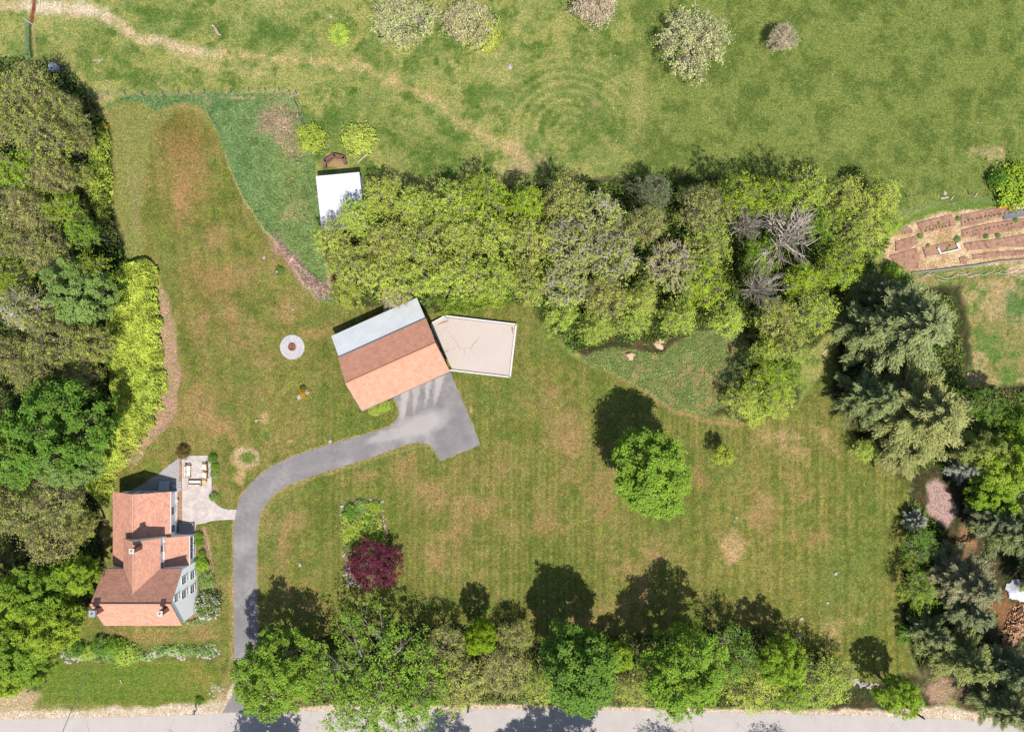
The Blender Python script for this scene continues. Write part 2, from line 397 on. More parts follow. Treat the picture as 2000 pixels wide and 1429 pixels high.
    for a in [(345,310,40,60,0),(352,390,24,50,0),(360,300,50,90,0),(430,560,40,50,0),(400,620,50,40,0),(460,640,40,50,0),(480,530,40,30,0),(380,790,60,60,0),(420,830,50,34,0),(520,700,30,60,0),
              (620,640,50,30,0),(560,600,40,30,0),(700,770,30,30,0),(540,1060,40,60,0),(560,1010,50,40,0),(590,1180,40,30,0),(850,960,80,60,0),(940,1010,80,60,0),(880,1080,80,50,0),(1060,1010,60,60,0),
              (1120,840,50,60,0),(1110,900,40,50,0),(1180,960,40,60,0),(1380,940,40,70,0),(980,910,60,40,0),(1210,1110,50,26,0),(1240,1180,44,50,0),(1150,1200,80,30,0),(1090,760,60,30,0),(1310,870,26,30,0),
              (1500,990,40,50,0),(1480,960,40,80,0),(1290,1090,60,24,0),(1590,1050,40,24,0),(780,900,50,20,0),(720,930,50,16,0),(1560,950,30,40,0),(430,460,40,30,0),(1480,1200,40,20,0),(1040,1200,30,30,0),
              (280,1240,120,16,0),(410,1340,30,30,0),(390,1230,30,60,0),(320,1330,50,20,0)]:
        lay(tan, bl(*a, 1.0, 3.0) * 0.66)
    pale = (216, 178, 132)
    for a in [(1520,850,60,26,10,.8,2),(1550,880,40,28,20,.8,2),(1620,860,40,16,50,.9,2),(1435,1062,32,32,-40,.5,1.2),(1430,1090,20,16,0,.8,1.6),(1630,1230,30,40,20,.9,2),(480,895,34,26,0,.3,.8),(470,930,14,22,0,.4,1.2),
              (518,815,12,14,0,.6,1.4),(1680,1210,14,14,0,.8,2),(1450,820,40,16,0,1,2),(800,855,6,6,0,.6,1),(690,858,12,8,0,.6,1),(565,862,8,5,0,.6,1),(925,850,7,10,0,.6,1.2),(920,800,5,8,0,.6,1.2),(208,1330,12,12,0,.8,1.6),(235,1338,12,14,0,.8,1.6)]:
        lay(pale, bl(*a) * 0.8)
    lay((218, 186, 148), bl(480, 894, 30, 23, 0, .3, .8) * .9); lay((122, 140, 66), bl(482, 893, 19, 13, 0, .4, 1.0)); lay((100, 132, 50), bl(517, 848, 12, 14, 0, .5, 1.2) * .7); lay((206,176,128), lm(chaikin([(508,848),(518,836),(530,846),(528,858)],2), 1, 2) * .6)
    green = (112, 134, 60)
    for a in [(530,1060,26,70,15),(560,990,30,30,-30),(600,960,60,18,-25),(740,905,60,20,-15),(700,830,60,40,0),(640,770,50,40,0),(730,780,40,30,0),(960,800,50,80,-20),(920,720,50,24,0),(1080,670,50,60,50),
              (1000,760,60,50,0),(1210,780,90,26,25),(1420,900,50,40,0),(1620,1130,80,120,0),(1700,1060,50,130,0),(1700,1200,60,70,0),(440,1070,18,60,0),(430,1110,16,50,0),(240,1320,130,36,0),(420,660,26,70,0),
              (480,740,50,24,0),(330,480,40,50,0),(325,560,12,70,-8),(440,800,30,20,0),(620,1100,20,60,0),(900,1180,160,24,0),(1680,940,40,20,0),(180,1240,60,16,0),(420,330,16,70,-18),(630,620,60,24,-20)]:
        lay(green, bl(*a, 0.9, 1.8) * 0.55)
    lay((176, 178, 110), L * step_(n3, .56, .72) * .2); lay((86, 100, 44), L * step_(1 - n3, .56, .72) * .2)
    # left lawn: pale margin, browner middle
    lay((158, 160, 92), pm([(212,210),(260,200),(300,222),(360,206),(300,260),(285,330),(275,420),(285,520),(235,480),(222,300)], 8, 1.5) * 0.75)
    lay((138, 118, 62), bl(362, 270, 66, 60, 0, 0.9, 1.8) * 0.6); lay((166, 134, 82), bl(360, 340, 50, 110, 0, 0.9, 1.6) * 0.6); lay((196, 150, 106), bl(352, 390, 24, 46, 0, .7, 2.0) * .7); lay((168,134,84), bl(410, 560, 60, 110, -14, 1, 2.4) * .5)
    lay((176, 150, 116), bl(265, 405, 16, 60, 0, 1, 2.5) * 0.6); lay((190,164,112), lm([(300,222),(340,208),(380,208),(405,228)], 4, 6) * .7)
    # mown verge between pines and wood
    lay((140, 142, 72), pm([(1600,760),(1640,650),(1700,560),(1740,540),(1700,640),(1640,760),(1600,820)], 6) * 0.6)
    # front strip mowing rows
    fs = pm([(70,1300),(400,1290),(440,1340),(420,1372),(60,1372)], 5)
    lay((104, 138, 46), fs * 0.6); lay((134, 152, 62), fs * (0.5 + 0.5 * np.sin(Y / 2.4 + n1 * 4)) * 0.4); lay((172,150,84), fs * np.clip((X-300)/100,0,1) * step_(n2,.46,.6) * .6)
    # long grass
    LG = pm(LONG, 2.0, 0.4)
    lay((118, 146, 90), LG); lay((92, 128, 78), LG * step_(n2, 0.47, 0.6) * 0.5); lay((148, 160, 84), LG * np.clip((X - 470) / 80, 0, 1) * .55); lay((136, 164, 90), LG * step_(n3, .5, .64) * .5)
    lay((198, 154, 136), LG * bl(550, 250, 50, 50, 30, .9, 2.8) * 0.85); lay((146, 150, 80), LG * bl(570, 340, 50, 80, 0, .9, 2.4) * 0.6); lay((196, 160, 120), LG * bl(575, 400, 26, 50, 0, .9, 3) * 0.6)
    lay((196, 150, 148), lm([(540,468),(575,510),(605,555),(625,572)], 13, 6, 1.2) * (0.55 + 0.45 * br)); lay((196, 156, 148), bl(635, 560, 16, 22, 0, .8, 2) * 0.85)
    lay((200, 182, 122), lm([(437,300),(450,335),(480,397),(516,449),(545,480),(572,517),(592,552),(612,578)], 1.4, 1.4, .4) * 0.8)
    lay((206, 182, 130), lm([(200,188),(300,184),(450,181),(540,176),(580,182)], 3, 5, 1.2) * 0.35)
    lay((196,160,140), bl(200, 190, 22, 8, 0, .9, 2) * .8); lay((206,178,140), bl(470,191,44,4,0,.6,1.5)*.8); lay((180,152,110), bl(400,195,24,12,30,.9,2.4)*.7)
    # ground ivy by the wood
    IV = pm(IVY, 3, 0.8)
    lay((112, 130, 74), IV); lay((144, 146, 88), IV * step_(n3, .48, .62) * .6); lay((186, 150, 112), IV * step_(n2, .56, .68) * .75)
    lay((196,160,120), lm([(1262,766),(1312,797),(1345,812),(1390,824),(1430,828)], 3, 3, .8) * .8); lay((178,150,110), lm([(1130,703),(1200,738),(1262,768)], 2, 3, .8) * .5)
    # woodland floors
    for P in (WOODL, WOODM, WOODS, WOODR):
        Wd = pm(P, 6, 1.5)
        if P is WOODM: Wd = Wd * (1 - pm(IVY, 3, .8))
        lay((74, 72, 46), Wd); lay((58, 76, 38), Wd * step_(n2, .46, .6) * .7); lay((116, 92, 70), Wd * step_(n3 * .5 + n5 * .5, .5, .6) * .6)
    lay((130, 118, 76), bl(755, 590, 90, 16, 0, .9, 1.5) * .0)
    lay((206, 170, 162), pm([(1812,945),(1835,930),(1855,960),(1868,1000),(1850,1030),(1830,1010),(1808,1000)], 4, 1) * .95)
    lay((190, 146, 108), bl(1880, 1050, 40, 40, 40, .8, 2) * .8); lay((196, 160, 136), bl(1840, 1345, 60, 36, 0, .8, 2) * .85); lay((190, 130, 96), bl(1960, 1200, 50, 40, 0, .8, 2) * .7)
    lay((150, 160, 90), lm([(1775,1270),(1785,1300),(1800,1325)], 3, 5) * .7)
    lay((200, 160, 130), bl(585, 1370, 20, 22, 0, .6, 1.4) * .9)
    # pinkish strip along the hedge
    lay((194, 156, 132), pm([(312,545),(330,590),(346,650),(350,720),(347,800),(330,835),(300,860),(262,892),(232,925),(228,940),(235,900),(270,860),(310,790),(318,700),(310,600)], 3, 1) * (0.6 + 0.4 * br))
    lay((216, 186, 154), bl(272, 893, 26, 10, -40, .8, 2) * .8); lay((120, 144, 60), bl(300, 910, 26, 18, -35, .9, 1.5) * .8)
    lay((190,160,110), bl(210, 1035, 16, 60, 10, 1, 2.4) * .5)
    # beds
    lay((150, 130, 96), pm([(664,985),(690,972),(745,970),(752,1040),(755,1090),(735,1142),(682,1142),(672,1080)], 2, .6)); lay((110,130,66), pm([(664,985),(690,972),(745,970),(752,1040),(755,1090),(672,1080)], 2, .6) * step_(n3, .45, .6) * .9)
    lay((170, 140, 110), pm([(384,1035),(402,1030),(412,1090),(426,1160),(428,1205),(400,1216),(362,1218),(358,1205),(384,1194)], 2, .8) * .9)
    lay((198, 156, 130), pm([(346,893),(356,893),(356,1025),(346,1025)], 1.2, .1)); lay((128, 138, 74), pm([(412,893),(424,893),(424,985),(414,985)], 3, .6) * .7); lay((206,160,130), bl(418, 955, 9, 20, 0, .6, 1.5)*.8)
    lay((206, 176, 150), lm([(398,1030),(408,1060),(410,1090)], 2, 3) * .8)
    lay((120, 128, 66), pm([(122,1256),(430,1254),(432,1284),(122,1292)], 4, 1) * .7)
    # the sandy shoulder of the road
    SH = [(-160,1390),(0,1385),(190,1384),(300,1378),(400,1372),(440,1362),(450,1340),(456,1335),(530,1340),(540,1376),(620,1378),(870,1374),(1050,1373),(1200,1376),(1500,1382),(1700,1384),(1850,1380),(1960,1400),(2160,1412),(2160,1450),(-160,1450)]
    lay((224, 198, 172), pm(SH, 4, .8)); lay((240, 222, 200), pm(SH, 4, .8) * step_(n3, .45, .6) * .7)
    lay((214, 184, 150), pm([(-160,1345),(40,1342),(80,1352),(60,1385),(-160,1392)], 5, 1.2) * .85); lay((150,140,90), lm([(60,1372),(150,1376),(250,1378)], 4, 5, 1.4) * step_(n3,.45,.55) * .8)
    lay((206,178,140), lm(DRIM, 1.6, 1.6, .5) * .8)
    lay((196,166,122), lm([(452,1120),(453,1200),(453,1280),(446,1330),(436,1362)], 3, 4, 1) * .75)
    lay((196,170,124), lm([(509,1010),(540,965),(600,938),(700,905),(800,873),(835,868)], 1.5, 3, .6) * .7)
    lay((222,190,160), bl(425, 1350, 14, 22, -30, .8, 1.8) * .8)
    # straw of the vegetable plot
    ST = pm(STRAW, 3, .8)
    lay((222, 186, 146), ST); lay((240, 212, 172), ST * step_(n3, .48, .62) * .7); lay((176, 140, 96), ST * step_(n2, .52, .64) * .5)
    lay((222,190,154), bl(1990, 525, 30, 14, -5, .5, 1)); lay((112,142,60), lm([(1740,450),(1790,425),(1850,404),(1950,396),(2100,388)], 6, 5, 1) * .9)
    lay((128,146,92), lm([(1760,412),(1830,398),(1900,392),(2100,380)], 5, 5, 1.2) * .7)
    # beyond the frame everything turns to mixed green
    far = np.clip((np.maximum(np.abs(X - 1000) - 1250, np.abs(Y - 715) - 950)) / 400, 0, 1)
    lay((96, 118, 56), far)
    V = np.stack([(X - 1000) * S, (714.5 - Y) * S, np.zeros_like(X)], -1).reshape(-1, 3)
    inside = np.abs(V[:, 0]) < 95
    V[:, 2] += 0 * V[:, 0]
    alb = np.clip(lin(np.clip(C, 0, 255)) / F * np.where(pm(LAWN, 3.0, 0.5) > .5, .92, 1.0)[..., None], 0.004, 0.9)
    # long growth is rougher: kept as its own attribute
    rough = np.clip(LG + IV + pm(WOODL, 6) + pm(WOODM, 6) + pm(WOODR, 6), 0, 1)
    ny, nx = X.shape
    idx = np.arange(nx * ny).reshape(ny, nx)
    q = np.stack([idx[1:, :-1], idx[1:, 1:], idx[:-1, 1:], idx[:-1, :-1]], -1).reshape(-1, 4)
    cc = np.concatenate([alb.reshape(-1, 3), np.ones((nx * ny, 1))], 1)
    m, nt, b = nodes_of("ground_cover")
    co = N(nt, "ShaderNodeTexCoord").outputs["Object"]
    at = N(nt, "ShaderNodeAttribute", attribute_name="cover")
    f1 = noise(nt, co, 1.9, 7, 0.85); f2 = noise(nt, co, 0.5, 5, 0.7); f3 = noise(nt, co, 7.0, 3, 0.7)
    f5 = noise(nt, co, 4.6, 3, 0.8); f6 = noise(nt, co, 0.95, 4, 0.75)
    col = mix(nt, 1.0, at.outputs["Color"], ramp(nt, f1, [(0.30, (0.6, 0.66, 0.64, 1)), (0.5, gray(1.0)), (0.70, (1.36, 1.3, 1.3, 1))]), 'MULTIPLY')
    col = mix(nt, 1.0, col, ramp(nt, f2, [(0.3, (0.86, 0.95, 0.86, 1)), (0.7, (1.14, 1.05, 1.1, 1))]), 'MULTIPLY')
    col = mix(nt, 1.0, col, ramp(nt, f3, [(0.3, gray(0.82)), (0.7, gray(1.18))]), 'MULTIPLY')
    col = mix(nt, 1.0, col, ramp(nt, f5, [(0.36, (0.5, 0.56, 0.5, 1)), (0.5, gray(1.0)), (0.64, (1.6, 1.5, 1.44, 1))]), 'MULTIPLY')
    col = mix(nt, 1.0, col, ramp(nt, f6, [(0.34, (0.86, 0.92, 0.86, 1)), (0.5, gray(1.0)), (0.66, (1.13, 1.06, 1.08, 1))]), 'MULTIPLY')
    fl = noise(nt, co, 2.7, 1, 0.4); fg = noise(nt, co, 0.11, 3, 0.6)
    fleck = mix(nt, 1.0, ramp(nt, fl, [(0.735, gray(0)), (0.76, gray(0.7))]), ramp(nt, fg, [(0.45, gray(0)), (0.6, gray(1))]), 'MULTIPLY')
    col = mix(nt, fleck, col, A(214, 206, 160))
    nt.links.new(col, b.inputs["Base Color"]); b.inputs["Roughness"].default_value = 1.0; b.inputs["Specular IOR Level"].default_value = 0.05
    bump(nt, b, f1, 0.7, 0.12)
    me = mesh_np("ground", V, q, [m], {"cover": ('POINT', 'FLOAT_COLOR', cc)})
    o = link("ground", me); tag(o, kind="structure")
build_ground()

# ---------------------------------------------------------------- sheets: road, driveway, patio, slab
def sheet(name, P, z, m, kind="structure", uvscale=1.0):
    mb = MB(); mb.poly([G(x, y, z) for x, y in P]); 
    import bmesh
    o = mb.build(name, m)
    bm = bmesh.new(); bm.from_mesh(o.data)
    if bm.faces[:][0].normal.z < 0: bmesh.ops.reverse_faces(bm, faces=bm.faces[:])
    bmesh.ops.triangulate(bm, faces=bm.faces[:]); bm.to_mesh(o.data); bm.free()
    if kind: o["kind"] = kind
    return o
def asphalt(name, c1, c2, pale=None, spots=(), dark=None, cracks=None):
    m, nt, b = nodes_of(name)
    co = N(nt, "ShaderNodeTexCoord").outputs["Object"]
    col = ramp(nt, noise(nt, co, 0.45, 7, 0.68), [(0.25, c1), (0.75, c2)])
    if pale:
        mp = N(nt, "ShaderNodeMapping"); nt.links.new(co, mp.inputs[0])
        f = ramp(nt, noise(nt, co, 0.22, 7, 0.75), [(0.5, gray(0)), (0.64, gray(0.4))]); col = mix(nt, f, col, pale)
        for (px, py, rx, ry, ang, st) in spots:
            mp = N(nt, "ShaderNodeMapping", vector_type='TEXTURE'); c = G(px, py)
            mp.inputs["Location"].default_value = (c.x, c.y, 0); mp.inputs["Rotation"].default_value = (0, 0, math.radians(ang))
            mp.inputs["Scale"].default_value = (rx * S, ry * S, 1000); 
            wob = N(nt, "ShaderNodeMix", data_type='RGBA', blend_type='LINEAR_LIGHT'); wob.inputs[0].default_value = 0.9
            nz = N(nt, "ShaderNodeTexNoise"); nz.inputs["Scale"].default_value = 0.8; nz.inputs["Detail"].default_value = 6; nz.inputs["Roughness"].default_value = .7
            nt.links.new(co, nz.inputs["Vector"]); nt.links.new(co, wob.inputs[6]); nt.links.new(nz.outputs["Color"], wob.inputs[7])
            nt.links.new(wob.outputs[2], mp.inputs[0])
            g = N(nt, "ShaderNodeTexGradient", gradient_type='SPHERICAL'); nt.links.new(mp.outputs[0], g.inputs[0])
            col = mix(nt, ramp(nt, g.outputs["Fac"], [(0.0, gray(0)), (0.5, gray(min(1, st * 1.15)))]), col, pale)
    col = mix(nt, 1.0, col, ramp(nt, noise(nt, co, 9.0, 5, 0.8), [(0.3, gray(0.88)), (0.7, gray(1.12))]), 'MULTIPLY')
    if cracks:
        v = N(nt, "ShaderNodeTexVoronoi", feature='DISTANCE_TO_EDGE'); v.inputs["Scale"].default_value = cracks
        mp = N(nt, "ShaderNodeMix", data_type='RGBA', blend_type='LINEAR_LIGHT'); mp.inputs[0].default_value = 1.6
        nz = N(nt, "ShaderNodeTexNoise"); nz.inputs["Scale"].default_value = 0.7; nz.inputs["Detail"].default_value = 5
        nt.links.new(co, nz.inputs["Vector"]); nt.links.new(co, mp.inputs[6]); nt.links.new(nz.outputs["Color"], mp.inputs[7])
        nt.links.new(mp.outputs[2], v.inputs["Vector"])
        gate = ramp(nt, noise(nt, co, 0.12, 2), [(0.5, gray(0)), (0.6, gray(0.4))])
        line = ramp(nt, v.outputs["Distance"], [(0.004, gray(1)), (0.012, gray(0))])
        col = mix(nt, mix(nt, 1.0, line, gate, 'MULTIPLY'), col, A(120, 115, 118))
    nt.links.new(col, b.inputs["Base Color"]); b.inputs["Roughness"].default_value = 0.9; b.inputs["Specular IOR Level"].default_value = 0.2
    bump(nt, b, noise(nt, co, 12, 3), 0.15, 0.02)
    return m
ROADM = asphalt("road_asphalt", A(206, 195, 188), A(222, 211, 202), cracks=0.16)
DRIVEM = asphalt("drive_asphalt", A(136, 130, 130), A(168, 161, 158), A(204, 195, 188),
                 [(822,830,70,28,20,.7),(790,778,9,60,-8,.8),(812,770,7,46,-8,.6),(838,750,7,55,-10,.7),(858,742,9,60,-12,.7),(760,850,60,14,18,.5)], cracks=0.3)
top = [(-9000,1420),(-200,1408),(0,1404),(190,1400.5),(380,1395),(450,1391),(620,1388.5),(870,1384),(1050,1383.5),(1200,1386),(1500,1392),(1700,1398),(1850,1404),(2000,1414),(2200,1428),(9000,1900)]
sheet("road", top + [(9000,2030),(2200,1530),(1850,1500),(1500,1486),(1050,1478),(450,1486),(0,1500),(-200,1504),(-9000,1560)], 0.010, ROADM)
DR = [(434,1391),(452,1362),(457,1335)] + chaikin([(457,1335),(458,1250),(456.5,1120),(456,1050),(459,1000),(469,972),(486,948),(507,927),(535,908),(570,892),(620,875),(680,858),(740,841),(768,829),(779,813),(779,797)], 2) \
     + [(768.5,775),(880,727),(938.5,868),(860,900)] + chaikin([(860,900),(846,873),(832,865),(815,862),(788,869),(730,891),(660,913),(600,932),(560,948),(530,968),(511,995),(503,1025),(501,1100),(502,1200),(505,1290),(512,1345),(540,1388)], 2)
sheet("driveway", DR, 0.016, DRIVEM)
PATM = bricks("paver", A(224, 208, 200), A(238, 224, 214), A(190, 174, 168), 0.45, 0.3, 0.014, 'Object', bmp=0.3, nz=1.0)
PAT = [(356,889.5),(409,889.5),(411,893),(413.5,900),(413.5,960)] + chaikin([(413.5,960),(415,974),(423,985),(434,992),(446,994.5),(462,994.5)], 2) + [(458.5,1014),(432,1015),(412,1017),(400,1021),(383,1024),(379,1050),(356,1050)]
mb = MB(); mb.prism([G(x, y)[:2] for x, y in reversed(PAT)], -0.05, 0.05)
patio = mb.build("patio", PATM); tag(patio, kind="structure")
GRAVM = speckle("gravel", A(150, 142, 142), A(228, 222, 218), 7.0, c3=A(190, 182, 180), s2=2.0, bmp=0.8, bs=9, contrast=0.12)
sheet("gravel_bed", [(346,897),(350,892),(350,960),(252,962),(254,958),(283,943),(297,932),(310,925),(330,908)], 0.012, GRAVM)
PADM = speckle("pale_gravel", A(185, 178, 180), A(240, 234, 232), 6.0, bmp=0.8, bs=9, contrast=0.14)
pc = I(570.5, 677.5, 0.1)
mb = MB(); mb.lathe([(1.78, -0.05), (1.78, 0.06), (1.72, 0.08), (0.0, 0.08)], (pc.x, pc.y, 0), 48)
o = mb.build("gravel_pad", PADM); tag(o, kind="structure")

# concrete terrace beside the barn, with its low white wall
SLABM = asphalt("terrace_concrete", A(224, 206, 192), A(236, 220, 208), A(216, 198, 184), (), cracks=0.22)
SL = [(841,634),(869,620),(1006,636),(994,734),(884,722),(868,690)]
mb = MB(); mb.prism([G(x, y)[:2] for x, y in reversed(SL)], -0.05, 0.35)
tr = mb.build("concrete_terrace", SLABM); tag(tr, "large pale concrete terrace slab built against the east end of the red barn", "terrace")
WHITEP = plain("white_paint", A(243, 236, 230), 0.6, amt=0.08)
mb = MB()
wl = [(845,631),(870,617.5),(1008,634),(996,736),(880,722.5)]
for (a, b_) in zip(wl[:-1], wl[1:]):
    p, q = G(*a), G(*b_); d = (q - p); L_ = d.length; ang = math.atan2(d.y, d.x); c = (p + q) / 2
    thin = 0.2 if a != wl[3] else 0.16
    mb.box((c.x, c.y, 0.26), (L_ + 0.05, thin, 0.56), ang); mb.box((c.x, c.y, 0.56), (L_ + 0.12, thin + 0.06, 0.05), ang)
wallo = mb.build("low_wall", WHITEP); tag(wallo, "low white kerb wall edging the concrete terrace beside the barn", "wall")
RUST = speckle("leaf_litter", A(176, 124, 98), A(206, 150, 122), 5.0, bmp=0.4)
for P, lab in (([(853,635),(866,627.5),(879,625),(872,629),(860,633)], "brown leaf litter in the corner of the terrace nearest the metal roof"),
               ([(998,638),(1003,640),(1001,654),(1000,648)], "brown leaf litter in the far right corner of the terrace")):
    o = sheet("leaf_litter", P, 0.356, RUST, kind="stuff"); tag(o, lab, "leaf litter")

# ---------------------------------------------------------------- foliage generators
def quads_from(rng, P, nrm, size, aspect=1.0, dirs=None):
    n = len(P)
    r = rng.normal(size=(n, 3)); t = np.cross(nrm, r)
    if dirs is not None: t = dirs - nrm * (dirs * nrm).sum(1, keepdims=True)
    t = t; t /= np.linalg.norm(t, axis=1, keepdims=True) + 1e-9
    b = np.cross(nrm, t); s = size * (0.7 + 0.6 * rng.rand(n))[:, None]
    a0 = P + t * s * 0.62; a1 = P + b * s * 0.42 * aspect + nrm * s * 0.08; a2 = P - t * s * 0.55; a3 = P - b * s * 0.42 * aspect + nrm * s * 0.08
    V = np.stack([a0, a1, a2, a3], 1).reshape(-1, 3)
    Q = np.arange(4 * n).reshape(n, 4)
    return V, Q
def norms(rng, n, up=0.9, outw=None, k=0.5):
    v = rng.normal(size=(n, 3)); v /= np.linalg.norm(v, axis=1, keepdims=True)
    v[:, 2] = np.abs(v[:, 2]) + up
    if outw is not None: v = v + outw * k
    return v / (np.linalg.norm(v, axis=1, keepdims=True) + 1e-9)
def foliage_mesh(name, rng, C, per, sig, size, up=0.9, aspect=1.0, mat=None, ctint=None, flat=0.6, cent=None):
    N_ = len(C); n = N_ * per
    P = np.repeat(C, per, 0) + rng.normal(size=(n, 3)) * sig * np.repeat(np.exp(rng.normal(size=(N_, 1)) * (.15 if 'maple' in name else .45)), per, 0) * np.array([1, 1, flat])
    ow = None
    if cent is not None:
        ow = P - cent; ow /= np.linalg.norm(ow, axis=1, keepdims=True) + 1e-9
    nr = norms(rng, n, up, ow, 0.7)
    V, Q = quads_from(rng, P, nr, size, aspect)
    ct = rng.rand(N_) if ctint is None else ctint
    tint = np.clip(np.repeat(ct, per) * 0.55 + rng.rand(n) * 0.45, 0, 1)
    age = np.clip(np.repeat(rng.rand(N_), per) * 0.6 + rng.rand(n) * 0.4, 0, 1)
    return mesh_np(name, V, Q, [mat or LEAF], {"tint": ('FACE', 'FLOAT', tint), "age": ('FACE', 'FLOAT', age)})
class TB:
    """fast tubes"""
    def __init__(s): s.V = []; s.F = []; s.n = 0
    def tube(s, P, R, n=5):
        P = np.asarray(P, float); m = len(P)
        d = np.gradient(P, axis=0); d /= np.linalg.norm(d, axis=1, keepdims=True) + 1e-9
        ref = np.tile([0.31, 0.93, 0.2], (m, 1)) ; u = np.cross(d, ref); u /= np.linalg.norm(u, axis=1, keepdims=True) + 1e-9; w = np.cross(d, u)
        a = np.arange(n) * 2 * np.pi / n
        ring = P[:, None, :] + (u[:, None, :] * np.cos(a)[None, :, None] + w[:, None, :] * np.sin(a)[None, :, None]) * np.asarray(R)[:, None, None]
        s.V.append(ring.reshape(-1, 3))
        i = np.arange(m - 1)[:, None] * n; k = np.arange(n)[None, :]; k2 = (k + 1) % n
        s.F.append((np.stack([i + k, i + k2, i + n + k2, i + n + k], -1).reshape(-1, 4)) + s.n); s.n += m * n
    def mesh(s, name, mat): return mesh_np(name, np.concatenate(s.V), np.concatenate(s.F), [mat], smooth=True)

def lumps(rng, K, amp):
    D = rng.normal(size=(K, 3)); D /= np.linalg.norm(D, axis=1, keepdims=True); Aa = rng.uniform(-amp, amp, K)
    return lambda d: 1 + (np.exp(-((1 - d @ D.T) / 0.28)) * Aa).sum(1)
def crown_points(rng, n, R, Hc, zc, shell=0.55, low=-0.35, lf=None):
    d = rng.normal(size=(n * 3, 3)); d /= np.linalg.norm(d, axis=1, keepdims=True); d = d[d[:, 2] > low][:n]
    r = (shell + (1 - shell) * rng.rand(len(d)) ** 0.6) * (lf(d) if lf else 1)
    P = d * r[:, None] * np.array([R, R, Hc]); P[:, 2] += zc
    return P
def limb_tree(tb, rng, H, R, zc, Hc, ends, limbs=7, r0=0.28, tw=0.02, fork=0.28, twig_n=0, twig_len=0.8, sides=5, br=0.05):
    """trunk, limbs and a branch to every clump of leaves"""
    zf = H * fork; top = np.array([rng.normal() * .3, rng.normal() * .3, H * 0.86])
    tr = [np.array([0, 0, -0.2]), np.array([0, 0, zf * .6]), np.array([rng.normal() * .1, rng.normal() * .1, zf]), (np.array([0, 0, zf]) + top) / 2 + rng.normal(size=3) * [.3, .3, 0], top]
    tb.tube(tr, [r0 * 1.25, r0, r0 * .85, r0 * .5, r0 * .12], 8)
    LB = []
    for i in range(limbs):
        a = 2 * np.pi * (i + rng.rand() * .6) / limbs; el = rng.uniform(0.35, 1.1)
        e = np.array([np.cos(a) * R * .72 * np.cos(el * .6), np.sin(a) * R * .72 * np.cos(el * .6), zc + Hc * .55 * np.sin(el)])
        s = np.array([0, 0, zf + (H * .25) * rng.rand()]); m1 = s * .5 + e * .5 + np.array([0, 0, -Hc * .12]) + rng.normal(size=3) * R * .06
        q = np.linspace(0, 1, 6)[:, None]; pts = s * (1 - q) ** 2 + 2 * m1 * q * (1 - q) + e * q * q
        pts[1:-1] += rng.normal(size=(4, 3)) * R * .025
        tb.tube(pts, np.linspace(r0 * .5, r0 * .12, 6), 6); LB.append(pts)
    LB.append(np.linspace(np.array([0, 0, zf]), top, 6))
    allp = np.concatenate(LB)
    for e in ends:
        dd = np.linalg.norm((allp - e) * [1, 1, .7], axis=1) + (allp[:, 2] > e[2]) * 1.2 - np.linalg.norm(allp[:, :2] , axis=1) * .0
        s = allp[np.argmin(dd)]; L = np.linalg.norm(e - s)
        m1 = (s + e) / 2 + rng.normal(size=3) * L * .13; m1[2] -= L * .05
        tb.tube([s, m1, e], [br * (.6 + .12 * L), br * .6, tw], 4)
        for k in range(twig_n):
            b0 = m1 * (1 - .9 * rng.rand() ** .5) + e * .9 * rng.rand() ** .5 if False else m1 + (e - m1) * rng.rand()
            dv = (e - s) / (L + 1e-6) + rng.normal(size=3) * .75; dv[2] = dv[2] * .6 + .25; dv /= np.linalg.norm(dv) + 1e-9
            tb.tube([b0, b0 + dv * twig_len * .5 + rng.normal(size=3) * .06, b0 + dv * twig_len * (.7 + .6 * rng.rand())], [tw, tw * .8, tw * .4], 3)
LIB = {}
